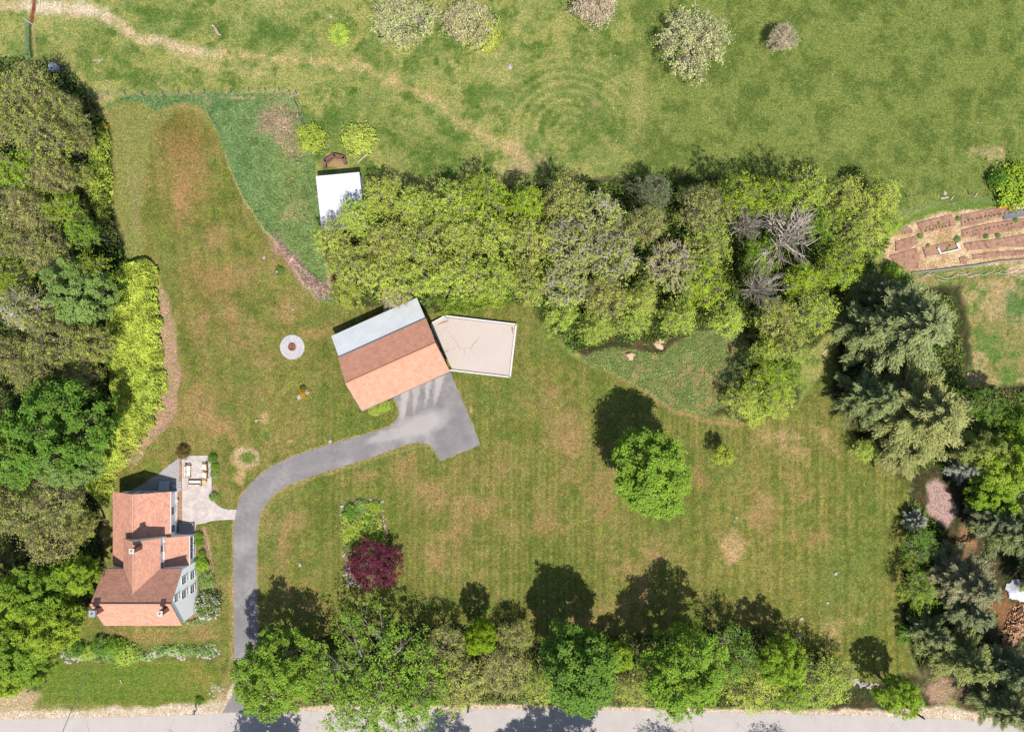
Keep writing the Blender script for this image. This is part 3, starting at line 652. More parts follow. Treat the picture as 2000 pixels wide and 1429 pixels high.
def make_lib(kind, v):
    rng = np.random.RandomState(hash_(kind) + v * 17)
    tb = TB()
    if kind == 'maple':          # dense puffy broadleaf, R 6 m, H 13 m
        R, H = 6.0, 13.0; zc, Hc = 7.6, 5.3; lf = lumps(rng, 18, .2)
        puffs = np.concatenate([crown_points(rng, 115, R * .9, Hc * 1.0, zc, .62, -.4, lf), crown_points(rng, 45, R * .75, Hc * .7, zc, .3, .0)])
        C = []; ct = []
        for p in puffs:
            k = rng.randint(6, 13); d = rng.normal(size=(k, 3)); d /= np.linalg.norm(d, axis=1, keepdims=True); d[:, 2] = np.abs(d[:, 2]) * .8 - .1
            C.append(p + d * rng.uniform(.3, 1.0)); ct.append(np.full(k, rng.rand()) * .5 + rng.rand(k) * .5)
        C = np.concatenate(C); ct = np.concatenate(ct)
        limb_tree(tb, rng, H, R, zc, Hc, puffs, 8, .32, .02)
        fo = foliage_mesh("crown_maple", rng, C, 19, .2, .215, .8, 1.0, ctint=ct, cent=np.array([0, 0, zc - 1]))
        bark = BARK
    elif kind == 'light':        # young yellow-green leaves in small tufts, branches show, R 4.2, H 11
        R, H = 4.2, 11.0; zc, Hc = 6.6, 4.0; lf = lumps(rng, 12, .35)
        C0 = crown_points(rng, 165, R, Hc * 1.2, zc, .25, -.3, lf)
        C = np.concatenate([C0, C0[:70] + rng.normal(size=(70, 3)) * .5])
        limb_tree(tb, rng, H, R, zc, Hc, C0, 7, .2, .018, twig_n=1, twig_len=.7, br=.05)
        fo = foliage_mesh("crown_light", rng, C, 18, .23, .2, .55, .8, mat=LEAFB, cent=np.array([0, 0, zc - 2])); bark = BARK_GREY
    elif kind == 'ash':          # one very wide loose crown with radiating limbs
        R, H = 9.3, 13.0; zc, Hc = 6.6, 5.6; lf = lumps(rng, 24, .3)
        C0 = crown_points(rng, 430, R, Hc, zc, .3, -.2, lf)
        C = np.concatenate([C0, C0 + rng.normal(size=C0.shape) * .6, C0[:200] + rng.normal(size=(200, 3)) * .5])
        limb_tree(tb, rng, H, R, zc, Hc, C0, 16, .42, .022, fork=.22, twig_n=1, twig_len=.9, br=.055)
        fo = foliage_mesh("crown_ash", rng, C, 17, .25, .24, .6, .9, cent=np.array([0, 0, zc - 2])); bark = BARK_GREY
    elif kind == 'budding':      # grey-brown twigs with a thin veil of olive buds
        R, H = 4.6, 12.5; zc, Hc = 7.6, 4.2; lf = lumps(rng, 12, .3)
        C0 = crown_points(rng, 180, R * .95, Hc, zc, .4, -.3, lf)
        C = np.concatenate([C0, C0 + rng.normal(size=C0.shape) * .45])
        limb_tree(tb, rng, H, R, zc, Hc, C0, 9, .3, .026, twig_n=4, twig_len=1.1, br=.07)
        fo = foliage_mesh("crown_budding", rng, C, 15, .23, .18, .6, .8, mat=LEAFB, cent=np.array([0, 0, zc - 2])); bark = BARK_TWIG
    elif kind == 'birch':        # white limbs, thin young leaves
        R, H = 4.6, 12.5; zc, Hc = 7.6, 4.2; lf = lumps(rng, 12, .3)
        C0 = crown_points(rng, 150, R, Hc, zc, .5, -.25, lf)
        C = np.concatenate([C0, C0 + rng.normal(size=C0.shape) * .6])
        limb_tree(tb, rng, H, R, zc, Hc, C0 + [0, 0, .35], 11, .36, .03, fork=.2, twig_n=3, twig_len=1.1, br=.085)
        fo = foliage_mesh("crown_birch", rng, C - [0, 0, .15], 11, .16, .24, .9, .9, mat=LEAFB, cent=np.array([0, 0, zc - 2])); bark = BARK_PALE
    elif kind == 'bare':
        R, H = 4.0, 10.0; lf = lumps(rng, 10, .3)
        C0 = crown_points(rng, 46, R, 5.0, 4.6, .7, .05, lf)
        tb.tube([[0, 0, -.2], [0, 0, 2], [.1, 0, 4.0]], [.3, .24, .2], 8)
        for e in C0:
            b0 = np.array([.1, 0, rng.uniform(2.6, 4.6)]); m1 = (b0 + e) / 2 + rng.normal(size=3) * .3 + [0, 0, .3]
            tb.tube([b0, m1, e], [.11, .075, .03], 5)
            for k in range(9):
                t_ = rng.uniform(.3, .95); q0 = b0 * (1 - t_) ** 2 + 2 * m1 * t_ * (1 - t_) + e * t_ * t_; dv = (e - b0); dv = dv / np.linalg.norm(dv) + rng.normal(size=3) * .38; dv /= np.linalg.norm(dv); L = rng.uniform(.8, 1.9)
                tb.tube([q0, q0 + dv * L * .5 + rng.normal(size=3) * .06, q0 + dv * L], [.035, .028, .014], 3)
        fo = foliage_mesh("crown_bare", rng, C0[:30], 3, .3, .14, .5); bark = BARK_PALE
    elif kind == 'apple':        # wide low orchard tree
        R, H = 3.8, 5.0; zc, Hc = 2.6, 2.1; lf = lumps(rng, 14, .5)
        C0 = crown_points(rng, 210, R, Hc, zc, .35, -.25, lf)
        C = np.concatenate([C0, C0 + rng.normal(size=C0.shape) * .35])
        limb_tree(tb, rng, H, R, zc, Hc, C0, 8, .2, .022, fork=.22, twig_n=3, twig_len=.7, br=.045)
        fo = foliage_mesh("crown_apple", rng, C, 14, .2, .13, .6, .8, mat=LEAFB, cent=np.array([0, 0, 0])); bark = BARK_GREY
    elif kind == 'pine':         # whorled soft boughs, R 6, H 17
        R, H = 6.0, 17.0; C = []; ct = []; DD = []
        tb.tube([[0, 0, -.2], [0, 0, 6], [.1, 0, 12], [0, 0, H - .3]], [.36, .28, .16, .03], 8)
        z = 3.0; rot = 0
        while z < H - .4:
            f = (z - 3.0) / (H - 3.0); rad = R * (1 - f) ** .72 * rng.uniform(.85, 1.08); nb = int(5 + 2 * (1 - f)); rot += .7
            for k in range(nb):
                a = rot + 2 * np.pi * k / nb + rng.normal() * .15; L = rad * rng.uniform(.6, 1.15)
                q = np.linspace(0, 1, 6)[:, None]
                e = np.array([np.cos(a) * L, np.sin(a) * L, z + L * .10]); m1 = np.array([np.cos(a) * L * .5, np.sin(a) * L * .5, z - L * .04])
                s = np.array([0, 0, z]); pts = s * (1 - q) ** 2 + 2 * m1 * q * (1 - q) + e * q * q
                tb.tube(pts, np.linspace(.075, .02, 6), 4)
                t_ = rng.rand()
                nt_ = int(7 + L * 4.2)
                for j in range(nt_):
                    s_ = .25 + .75 * (j + rng.rand()) / nt_; c = (s * (1 - s_) ** 2 + 2 * m1 * s_ * (1 - s_) + e * s_ * s_)
                    side = rng.choice([-1, 1]) * rng.uniform(.1, 1) * L * .24 * (1.2 - s_ * .9)
                    c = c + np.array([-np.sin(a) * side, np.cos(a) * side, rng.uniform(-.05, .3)]) + np.array([np.cos(a), np.sin(a), 0]) * abs(side) * .5
                    C.append(c); ct.append(t_ * .5 + rng.rand() * .5); DD.append([np.cos(a) - np.sin(a) * side * .6, np.sin(a) + np.cos(a) * side * .6, .15])
            z += rng.uniform(.8, 1.25)
        C = np.array(C); per = 24; n = len(C) * per
        DD = np.array(DD); DD /= np.linalg.norm(DD, axis=1, keepdims=True); dr = np.repeat(DD, per, 0); P = np.repeat(C, per, 0) + dr * rng.normal(size=(n, 1)) * .3 + rng.normal(size=(n, 3)) * [.12, .12, .09]
        V, Q = quads_from(rng, P, norms(rng, n, .6), .40, .26, dr + rng.normal(size=(n, 3)) * .45)
        tint = np.clip(np.repeat(ct, per) * .6 + rng.rand(n) * .4, 0, 1); age = np.clip(np.repeat(rng.rand(len(C)), per) * .6 + rng.rand(n) * .4, 0, 1)
        fo = mesh_np("crown_pine", V, Q, [NEEDLE], {"tint": ('FACE', 'FLOAT', tint), "age": ('FACE', 'FLOAT', age)}); bark = BARK
    elif kind == 'shrub':        # R 1.6, H 1.8, dense to the ground
        R, H = 1.6, 1.8; lf = lumps(rng, 8, .22)
        C0 = crown_points(rng, 90, R, 1.25, .55, .5, -.2, lf)
        limb_tree(tb, rng, 1.4, 1.0, .7, .6, C0[:30], 6, .05, .01, fork=.1, br=.015)
        fo = foliage_mesh("crown_shrub", rng, C0, 26, .20, .16, .8, .9, cent=np.array([0, 0, 0])); bark = BARK
    elif kind == 'redmaple':     # layered, fine, R 3.4, H 4.6
        R, H = 3.4, 4.6; zc, Hc = 2.5, 1.9; lf = lumps(rng, 12, .12)
        C0 = crown_points(rng, 105, R, Hc * 1.15, zc, .45, -.3, lf); C = np.concatenate([C0 + rng.normal(size=C0.shape) * [.3, .3, .1] for _ in range(4)])
        limb_tree(tb, rng, H, R, zc, Hc, C0, 8, .14, .02, br=.03)
        fo = foliage_mesh("crown_redmaple", rng, C, 20, .17, .17, .6, .7, flat=.5, cent=np.array([0, 0, 0])); bark = BARK
    elif kind == 'sapling':
        R, H = 1.5, 4.0; lf = lumps(rng, 8, .3)
        C0 = crown_points(rng, 60, R, 1.5, 2.6, .3, -.6, lf)
        limb_tree(tb, rng, H, R, 2.6, 1.4, C0, 6, .06, .01, br=.02)
        fo = foliage_mesh("crown_sapling", rng, C0, 22, .22, .2, .6, .8, cent=np.array([0, 0, 1.5])); bark = BARK
    return dict(R=R, H=H, fo=fo, tr=tb.mesh("trunk_" + kind, bark))
def hash_(s): return sum(ord(c) * (i + 3) for i, c in enumerate(s)) % 9999
NV = dict(maple=5, light=5, budding=5, birch=3, ash=1, bare=3, apple=3, pine=4, shrub=4, redmaple=1, sapling=2)
HF = dict(maple=.62, light=.66, budding=.66, birch=.66, ash=.55, bare=.7, apple=.6, pine=.45, shrub=.5, redmaple=.6, sapling=.65)
rnd = random.Random(7); VI = {}
def plant(kind, px, py, rpx, H, color, label, name="tree", cat="tree", group=None, rz=None, var=None, sx=1.0):
    v = VI.get(kind, 0); VI[kind] = v + 1; v = (v if var is None else var) % NV[kind]
    if (kind, v) not in LIB: LIB[(kind, v)] = make_lib(kind, v)
    L = LIB[(kind, v)]
    p = I(px, py, H * HF[kind]); r = rpx * S * (HC - H * HF[kind]) / HC
    o = empty(name, (p.x, p.y, 0), rnd.uniform(0, 6.28) if rz is None else rz)
    o.scale = (r / L['R'] * sx, r / L['R'] / sx, H / L['H'])
    t = link("trunk" if kind != 'shrub' else "stem", L['tr'], o); c = link("crown" if kind != 'shrub' else "foliage", L['fo'], o)
    j = rnd.uniform(.93, 1.07); c.color = (color[0] * j, color[1], color[2] * j, 1.0)
    tag(o, label, cat, group)
    return o
# leaf colours (albedo)
MAPLE = A(132, 166, 54, 1.15); MAPLE_B = A(150, 178, 54, 1.12); MAPLE_D = A(112, 150, 54, 1.2); YG = A(170, 188, 80, 1.08); YG2 = A(164, 176, 82, 1.06); OLIVE = A(158, 168, 82, 1.1)
OLIVE_B = A(160, 166, 88, 1.08); BLUEG = A(142, 168, 88, 1.2); PALEA = A(200, 202, 140, 1.15); PALEB = A(206, 196, 160, 1.15); PINE = A(156, 168, 106, 1.3); PINE_Y = A(168, 174, 102, 1.3); PINE_B = A(150, 162, 112, 1.3)
LIME = A(172, 190, 72, 1.25); RED = A(124, 48, 56, 1.2); PINE_G = A(170, 164, 122, 1.3); BLUE = A(176, 184, 158, 1.25)

T = [ # left wood: kind, px, py, r, H, colour, label
('budding',68,178,56,12,OLIVE,"olive budding tree at the top corner of the left wood below the dirt track"),
('budding',128,215,42,11,OLIVE,"budding tree on the wood's upper edge beside the white bale"),
('budding',158,268,30,9,OLIVE_B,"grey twiggy tree above the orange flowers at the hedge top"),
('budding',10,225,55,13,OLIVE,"pale twigged tree at the left frame edge, highest of the left wood"),
('budding',95,275,50,13,YG2,"olive tree with long pale twigs behind the upper hedge"),
('light',45,335,46,12,MAPLE_B,"bright green loose tree at upper left of the wood"),
('budding',112,345,44,12,OLIVE_B,"brownish twiggy tree left of the narrow upper hedge"),
('light',155,345,26,8,YG2,"small olive tree touching the narrow upper hedge"),
('budding',50,410,52,13,OLIVE_B,"tree with bare pale forks in the middle of the left wood's upper part"),
('light',125,405,38,11,MAPLE_B,"green tree between two twiggy brown ones in the left wood"),
('light',160,455,38,11,MAPLE,"bright green tree on the wood edge facing the brown lawn"),
('budding',5,470,48,13,OLIVE,"olive crowned tree cut by the left frame edge below the pale forks"),
('budding',85,490,50,13,OLIVE_B,"twiggy olive tree left of the dense bluish green crown"),
('light',20,545,38,12,MAPLE_B,"green leafed tree near the left frame edge at the wood's middle"),
('light',178,532,38,11,MAPLE_B,"fresh green tree above the top end of the lime hedge"),
('maple',160,575,62,13,BLUEG,"dense bluish green round tree beside the wide lime hedge"),
('birch',45,610,52,13,OLIVE_B,"tree of bare bending grey limbs left of the bluish green crown"),
('budding',110,665,52,13,OLIVE,"olive twiggy tree right below the bluish green crown"),
('budding',15,690,48,13,OLIVE_B,"brown twigged tree at the frame edge above the big dark maple"),
('budding',175,680,46,11,YG2,"yellowish budding tree pressed against the wide lime hedge"),
('budding',70,735,48,13,OLIVE_B,"brownish budding tree directly above the big dark maple"),
('budding',155,735,38,11,OLIVE,"small olive tree between the dark maple and the lime hedge"),
('maple',120,830,88,17,MAPLE_D,"huge dark green maple beside the lower lime hedge"),
('maple',28,885,84,16,MAPLE_D,"dark green maple cut by the left frame edge"),
('maple',140,905,56,14,BLUEG,"dull green maple crown at the foot of the lime hedge"),
('budding',115,975,54,13,OLIVE_B,"grey brown budding tree just below the dark maples"),
('budding',30,1000,58,14,OLIVE,"spreading twiggy tree at the frame edge level with the house's north end"),
('budding',95,1055,56,13,OLIVE_B,"brownish twigged tree left of the house's long brick coloured roof"),
('budding',155,1030,36,10,YG2,"small olive tree in the grass strip west of the house"),
('pine',5,1110,40,12,PINE_Y,"pale needled pine at the left frame edge above the bright maples"),
('maple',150,1120,44,11,MAPLE_B,"bright green maple closest to the west chimney"),
('maple',90,1150,58,13,MAPLE,"green maple crown west of the main house roof"),
('maple',25,1185,54,13,MAPLE_B,"yellowish green maple at the frame edge beside the house"),
('maple',115,1215,58,13,MAPLE_B,"bright maple over the grass at the house's lower left corner"),
('maple',45,1265,62,13,MAPLE,"green maple above the front lawn's left end"),
('maple',15,1320,46,11,MAPLE_B,"lowest maple of the left wood, above the sandy shoulder"),
('maple',75,1300,36,9,MAPLE,"small maple poking onto the front lawn"),
('budding',-60,330,60,13,OLIVE,"budding tree mostly outside the frame left of the upper wood"),
('light',-60,560,60,13,YG2,"tree mostly outside the frame left of the middle wood"),
('budding',-60,760,60,13,OLIVE_B,"tree mostly outside the frame left of the dark maples"),
('maple',-70,1240,70,13,MAPLE,"maple mostly outside the frame left of the bright maples"),
# middle wood, west to east
('light',745,385,44,9,YG,"yellow green tree at the wood's northwest corner by the white roof"),
('light',700,425,50,9,YG,"yellow green tree leaning over the white metal roof"),
('light',655,468,40,8,YG,"yellow green tree hiding the lower corner of the white roof"),
('light',690,520,46,8,YG2,"leafy tree above the pink reeds at the wood's west end"),
('light',680,570,32,6,LIME,"bright small tree where the wood meets the lawn left of the barn"),
('light',750,470,50,10,YG2,"tree with brown showing through, right of the white roof"),
('light',810,400,48,10,YG,"fresh green tree on the north edge, second from the white roof"),
('light',760,540,48,9,YG,"yellow green tree above the grey metal lean-to roof"),
('apple',768,580,32,5,PALEB,"small grey twiggy tree overhanging the barn's metal lean-to roof"),
('light',825,470,50,11,YG2,"olive green tree directly north of the barn, deeper in the wood"),
('light',835,545,48,9,YG,"pale green tree behind the barn's right end"),
('light',880,395,50,11,YG,"light green tree on the north edge above the barn"),
('light',895,460,52,11,YG2,"tree with brown twigs in the middle of the wood above the terrace"),
('light',905,535,50,10,YG,"light green tree north of the concrete terrace"),
('light',950,385,48,11,MAPLE_B,"brighter green tree on the wood's north edge near its dark shadow"),
('light',965,455,50,11,YG,"yellow green tree between the terrace and the north meadow"),
('light',970,540,46,9,YG,"tree at the wood's south edge above the terrace corner"),
('light',1025,400,48,12,MAPLE_B,"green tree on the north edge left of the pale branched birches"),
('light',1035,470,50,11,YG2,"olive tree at the left side of the pale branched group"),
('light',1035,555,42,9,YG2,"tree at the wood edge just right of the notch of lawn"),
('budding',1100,395,50,12,YG2,"budding tree on the north edge above the pale branched group"),
('birch',1115,470,54,13,OLIVE,"tree with forked white limbs, left one of the pale group"),
('birch',1105,555,50,11,YG2,"twiggy olive tree below the left white limbed tree"),
('light',1100,615,38,8,YG,"yellow green tree at the wood's southern bulge above the lawn"),
('birch',1180,415,50,13,YG2,"olive tree with one upright white limb near the north shadow"),
('birch',1195,495,56,14,OLIVE,"largest white limbed tree, centre of the pale group"),
('budding',1180,580,50,11,YG2,"thin leafed tree south of the largest white limbed tree"),
('light',1165,638,36,8,YG,"leafy tree just above the left sandy patch"),
('apple',1280,375,46,10,A(140,158,112,1.4),"blue grey tree with white twigs on the north edge"),
('budding',1260,440,48,13,OLIVE_B,"brown twigged tree below the blue grey one"),
('birch',1310,515,52,13,OLIVE_B,"tree with a fan of white branches right of the pale group"),
('light',1255,580,44,10,YG2,"tree beside the dark gap in the middle wood"),
('light',1235,628,34,7,YG,"low leafy tree above the right sandy patch"),
('budding',1370,402,50,14,OLIVE_B,"pinkish budding tree on the north side between two bright ones"),
('light',1385,480,48,12,YG2,"olive green tree left of the bare fan shaped one"),
('light',1365,555,50,11,MAPLE_B,"green tree between the white branched tree and the small bare one"),
('light',1330,618,40,8,YG,"yellow green tree over the dark ivy"),
('light',1420,620,46,9,YG,"leafy yellow tree left of the small bare tree"),
('bare',1462,435,44,14,A(150,130,110),"leafless pale grey tree, upper left one of the three bare trees"),
('bare',1550,455,84,15,A(150,130,110),"big leafless tree with a fan of grey branches"),
('bare',1490,562,42,13,A(150,130,110),"smallest leafless tree, standing lowest of the three bare ones"),
('light',1440,388,44,14,MAPLE_B,"bright green tree on the north edge above the bare trees"),
('light',1505,384,42,14,MAPLE_B,"fresh green tree on the north edge right above the big bare fan"),
('light',1570,376,46,14,YG,"yellow green tree on the north edge, third from its right end"),
('light',1640,380,46,14,YG,"yellow green tree on the north edge, second from its right end"),
('light',1715,385,50,10,YG,"light green tree at the wood's northeast corner by the vegetable plot"),
('light',1680,450,48,11,YG,"leafy tree left of the vegetable plot"),
('light',1640,520,46,11,MAPLE_B,"bright green tree above the dark gap beside the pine"),
('light',1735,440,30,8,YG,"small tree touching the vegetable plot's straw"),
('light',1610,430,42,10,MAPLE,"green tree right of the big bare fan"),
('light',1570,545,44,10,MAPLE_B,"bright tree below the big bare fan"),
('light',1585,610,44,10,YG,"yellow green tree on the wood's east side facing the pine"),
('light',1520,625,42,9,YG2,"olive tree south of the smallest bare tree"),
('light',1480,500,40,9,MAPLE,"green tree between the upper left and smallest bare trees"),
('light',1550,680,40,9,YG2,"tree at the wood's neck above the lower clump"),
('light',1495,690,36,8,YG,"tree above the dark shadow on the ivy"),
('light',1450,780,34,6,YG,"low pale green tree at the clump's left tip by the lawn"),
('light',1500,750,46,10,MAPLE_B,"largest tree of the lower clump by the mown verge"),
('light',1535,730,34,8,MAPLE,"dark green tree on the lower clump's right side"),
('light',1520,785,36,6,YG,"bright low tree at the bottom of the lower clump"),
# right: pines and mixed trees
('pine',1765,645,112,17,PINE,"largest grey green pine, below the vegetable plot"),
('pine',1700,640,62,13,PINE,"smaller pine leaning out of the largest pine towards the wood"),
('pine',1725,575,42,12,PINE_B,"dark pine top just below the garden's left corner"),
('pine',1790,810,112,17,PINE_Y,"second largest pine with paler needles at its lower side"),
('pine',1700,780,66,13,PINE,"pine with horizontal boughs reaching over the lawn's right verge"),
('pine',1765,880,60,10,PINE_Y,"yellowish pine at the foot of the second largest pine"),
('light',1690,878,30,4,YG,"low bright bush like tree under the pine boughs by the lawn"),
('maple',1912,870,44,11,OLIVE_B,"olive brown round tree above the pale blue spruce"),
('pine',1882,912,34,7,BLUE,"pale blue spruce half covered by the olive brown tree"),
('maple',1965,900,66,13,MAPLE_B,"bright green maple on the right edge beside the olive brown tree"),
('maple',1985,835,50,12,MAPLE,"upper green maple at the right frame edge below the weedy field"),
('light',1915,800,44,9,MAPLE_D,"dark green tree in shade right of the second largest pine"),
('maple',1935,965,44,9,MAPLE_B,"lower green maple near the pink mulch patch"),
('pine',1983,1040,62,14,PINE,"pine at the right frame edge below the maples"),
('pine',1935,1010,44,11,PINE_B,"shaded pine right of the pink mulch patch"),
('pine',1790,1018,24,4,BLUE,"small bluish spruce on the lawn's right edge"),
('light',1800,1065,34,5,MAPLE_D,"dark bushy tree below the small bluish spruce"),
('pine',1885,1135,68,13,PINE_G,"greyish pine with dead brown twigs left of the white tarp"),
('pine',1890,1190,52,10,PINE_B,"bluish pine between the greyish pine and the firewood"),
('pine',1880,1285,66,12,PINE_Y,"yellow green pine standing above the sandy road bend"),
('pine',1820,1235,40,9,PINE,"dark pine half in shade on the lawn's lower right edge"),
('pine',1985,1310,54,13,PINE_B,"bluish pine at the right frame edge below the firewood"),
('pine',1960,1375,60,12,PINE,"pine overhanging the road at the lower right corner"),
('light',1800,1150,36,6,MAPLE,"shaded green tree on the lawn's right edge beside the greyish pine"),
('light',1782,1100,20,3,YG,"low yellow green bush like tree at the lawn's right border"),
('pine',2060,1130,60,14,PINE,"pine mostly outside the frame right of the white tarp"),
('pine',2060,960,60,14,PINE,"pine mostly outside the frame right of the maples"),
# row along the road
('maple',543,1310,76,13,MAPLE,"round maple at the driveway mouth, leftmost of the road row"),
('ash',748,1334,126,12,MAPLE,"very wide loose green tree spreading over the road, largest crown of the row"),
('light',640,1300,36,5,MAPLE_D,"shaded tree between the round maple and the widest crown"),
('budding',870,1260,44,7,OLIVE,"brownish budding tree left of the small yellow one"),
('budding',905,1330,60,8,YG2,"low olive tree with pinkish twigs beside the utility pole"),
('budding',985,1310,56,8,OLIVE_B,"low brownish tree between the utility pole and the dark maple"),
('maple',935,1240,34,9,A(160,190,40,1.4),"small round yellow green tree on the lawn side of the road row"),
('budding',1005,1245,40,6,OLIVE,"olive bush like tree next to the small yellow one"),
('maple',1130,1300,94,15,MAPLE_D,"dark green maple with a round shadow, left of the two big ones"),
('maple',1205,1280,34,7,MAPLE_B,"narrow bright tree filling the gap between the two big maples"),
('light',1060,1330,40,8,YG,"yellow green tree at the dark maple's left side"),
('light',1235,1340,36,7,YG2,"thin tree between the two big maples, close to the road"),
('maple',1335,1315,86,16,MAPLE,"big bright tipped maple reaching over the road"),
('light',1440,1275,54,9,MAPLE_D,"loose green tree right of the big bright tipped maple"),
('light',1470,1335,56,10,YG,"yellow green tree above the road right of the big maple"),
('maple',1525,1290,46,10,MAPLE_B,"bright tree in the right half of the road row"),
('light',1545,1350,50,9,MAPLE,"green tree over the road's edge in the right half of the row"),
('light',1600,1330,50,9,YG,"loose yellow green tree before the small stone pile"),
('light',1640,1315,34,6,YG2,"last low tree of the row, left of the small stone pile"),
('maple',1752,1350,42,9,MAPLE_B,"small bright maple hiding the foot of the dark pole"),
# lawn
('maple',1272,925,96,14,MAPLE,"single large round maple standing alone on the lawn"),
('sapling',1413,888,20,4.5,A(176,190,70,1.4),"little pale green sapling alone on the lawn"),
('redmaple',736,1102,49,4.6,A(106, 42, 60, 1.2),"dark red Japanese style maple at the foot of the garden island"),
# meadow
('apple',780,38,60,5.5,PALEA,"pale twiggy orchard tree at the top, left one of the meadow"),
('apple',905,40,58,6,PALEA,"pale orchard tree touching the bright round shrub"),
('apple',1165,5,60,6,PALEB,"pale green orchard tree cut by the top frame edge"),
('apple',1350,76,66,6,PALEA,"largest pale orchard tree, alone in the right meadow"),
('apple',1524,74,34,4.5,PALEB,"small pinkish grey orchard tree, rightmost in the meadow"),
# south of the road, outside the frame: their shadows fall on it
('maple',505,1590,90,14,MAPLE,"tree south of the road whose shadow reaches the lane's left part"),
('maple',880,1590,70,13,MAPLE,"tree south of the road opposite the utility pole"),
('maple',1040,1575,50,13,MAPLE,"narrow tree south of the road left of the broad shadow"),
('maple',1140,1585,90,15,MAPLE,"tree south of the road casting the broad shadow"),
('light',1340,1585,60,13,MAPLE,"tree south of the road below the big maple"),
('light',1560,1590,60,13,MAPLE,"tree south of the road at the right side"),
]
for r in T:
    nm = dict(pine="pine_tree", maple="maple_tree", apple="orchard_tree", bare="bare_tree", redmaple="red_maple", sapling="sapling", light="broadleaf_tree", budding="budding_tree", birch="birch_tree", ash="spreading_tree")[r[0]]
    plant(r[0], r[1], r[2], r[3], r[4], r[5], r[6], nm, "tree")

SHR = [
(608,268,25,1.8,LIME,"round lime green shrub left of the other by the fence end","round shrubs in the meadow"),
(698,271,30,2.0,YG,"round yellow green shrub above the red brick shed","round shrubs in the meadow"),
(944,66,31,2.2,LIME,"bright round shrub pressed against an orchard tree","round shrubs in the meadow"),
(662,64,20,1.5,YG,"small round shrub by the white stone near the top","round shrubs in the meadow"),
(1985,362,40,2.5,MAPLE_B,"bright bush above the vegetable plot at the right edge",None),
(1950,350,18,2.5,MAPLE_D,"dark bush beside the bright one at the right edge",None),
(405,1185,25,2.2,A(140,165,90,1.4),"big lilac bush at the house's southeast corner",None),
(394,1103,14,1.3,MAPLE_B,"bright leafy bush below the porch windows",None),
(403,1135,14,1.0,BLUEG,"blue green bush in the bed east of the house",None),
(388,1046,8,.9,MAPLE,"small bush nearest the patio steps","small bushes along the porch"),
(388,1060,8,.9,MAPLE,"small bush in front of the middle porch window","small bushes along the porch"),
(394,1083,8,1.0,MAPLE,"small bush at the lower end of the porch","small bushes along the porch"),
(356,884,12,1.6,A(130,120,60,1.4),"brown green conical bush at the patio's upper left corner",None),
(415,895,9,.9,MAPLE_D,"dark bush at the patio's upper right corner",None),
(419,912,8,.8,MAPLE,"green bush right of the two armchairs","low plants along the patio edge"),
(418,925,8,.8,BLUEG,"bluish plant right of the lower armchair","low plants along the patio edge"),
(417,970,8,.8,BLUEG,"low plant where the patio path curves","low plants along the patio edge"),
(733,800,12,.8,YG,"low green plants along the barn front beside the driveway",None),
(752,792,12,.7,YG,"leafy plants under the barn's front eave",None),
(150,1268,15,1.5,MAPLE_D,"dark green shrub at the left end of the front rubble bank",None),
(195,1262,17,1.6,MAPLE_D,"dark shrub beside the wire in the front bank",None),
(225,1264,18,1.6,MAPLE,"leafy shrub right of the wire in the front bank",None),
(245,1278,20,1.2,YG,"pale green shrub in the middle of the front bank",None),
(175,1275,15,1.0,YG,"yellowish shrub below the dark ones in the front bank",None),
(685,1000,14,.9,MAPLE_D,"green shrub by the round white stone of the garden island",None),
(705,990,13,.8,BLUEG,"grey blue shrub at the garden island's top",None),
(733,990,12,.8,LIME,"lime shrub near the island's upper right corner",None),
(684,1045,16,.8,LIME,"lime ground shrub on the island's left side",None),
(712,1035,19,.9,LIME,"largest lime shrub in the middle of the island",None),
(733,1050,13,.9,LIME,"lime shrub just above the dark red maple",None),
(686,1072,12,.8,BLUEG,"silvery shrub left of the dark red maple",None),
(720,1012,10,.7,MAPLE_D,"dark small shrub at the heart of the island",None),
(640,860,0,0,0,"",None),
(1775,1240,18,1.6,MAPLE_D,"dark bush at the lawn's right border under the pines",None),
(1770,1160,14,1.4,YG,"light bush at the lawn's right border beside tall shade",None),
(850,785,0,0,0,"",None),
(460,1050,0,0,0,"",None),
(1920,352,0,0,0,"",None),
(735,590,0,0,0,"",None),
(1475,810,20,1.5,YG,"low bush at the lawn edge below the lower clump",None),
(1420,775,14,1.6,OLIVE,"small brown green bush at the tip of the ivy",None),
(650,600,0,0,0,"",None),
(592,760,6,.8,A(150,150,60,1.4),"spiky plant in the stone planter on the lawn",None),
(1640,575,0,0,0,"",None),
(1745,528,16,2.5,MAPLE,"round bush at the vegetable plot's lower left corner",None),
(940,1230,0,0,0,"",None),
(206,246,5,1.0,A(230,180,30,1.3),"orange flowering bush at the top of the hedge",None),
(388,1368,8,.8,MAPLE_D,"dark bush behind the mailbox",None),
]
for px, py, r, H, c, lab, g in SHR:
    if r: plant('shrub', px, py, r, H, c, lab, "shrub", "shrub", g)

for o in list(bpy.data.objects):
    if o.get("label", "").startswith("big lilac bush"):
        rr = np.random.RandomState(6); n = 420; d = rr.normal(size=(60, 3)); d /= np.linalg.norm(d, axis=1, keepdims=True); d[:, 2] = np.abs(d[:, 2]); c = d * [1.6, 1.6, 1.15] + [0, 0, .75]
        P_ = np.repeat(c, 7, 0) + rr.normal(size=(n, 3)) * .07; V_, Q_ = quads_from(rr, P_, norms(rr, n, 1), .13)
        b_ = link("blossom", mesh_np("blossom", V_, Q_, [LEAF], {"tint": ('FACE', 'FLOAT', rr.rand(n)), "age": ('FACE', 'FLOAT', rr.rand(n))}), o); b_.color = A(222, 214, 222, 1.2)
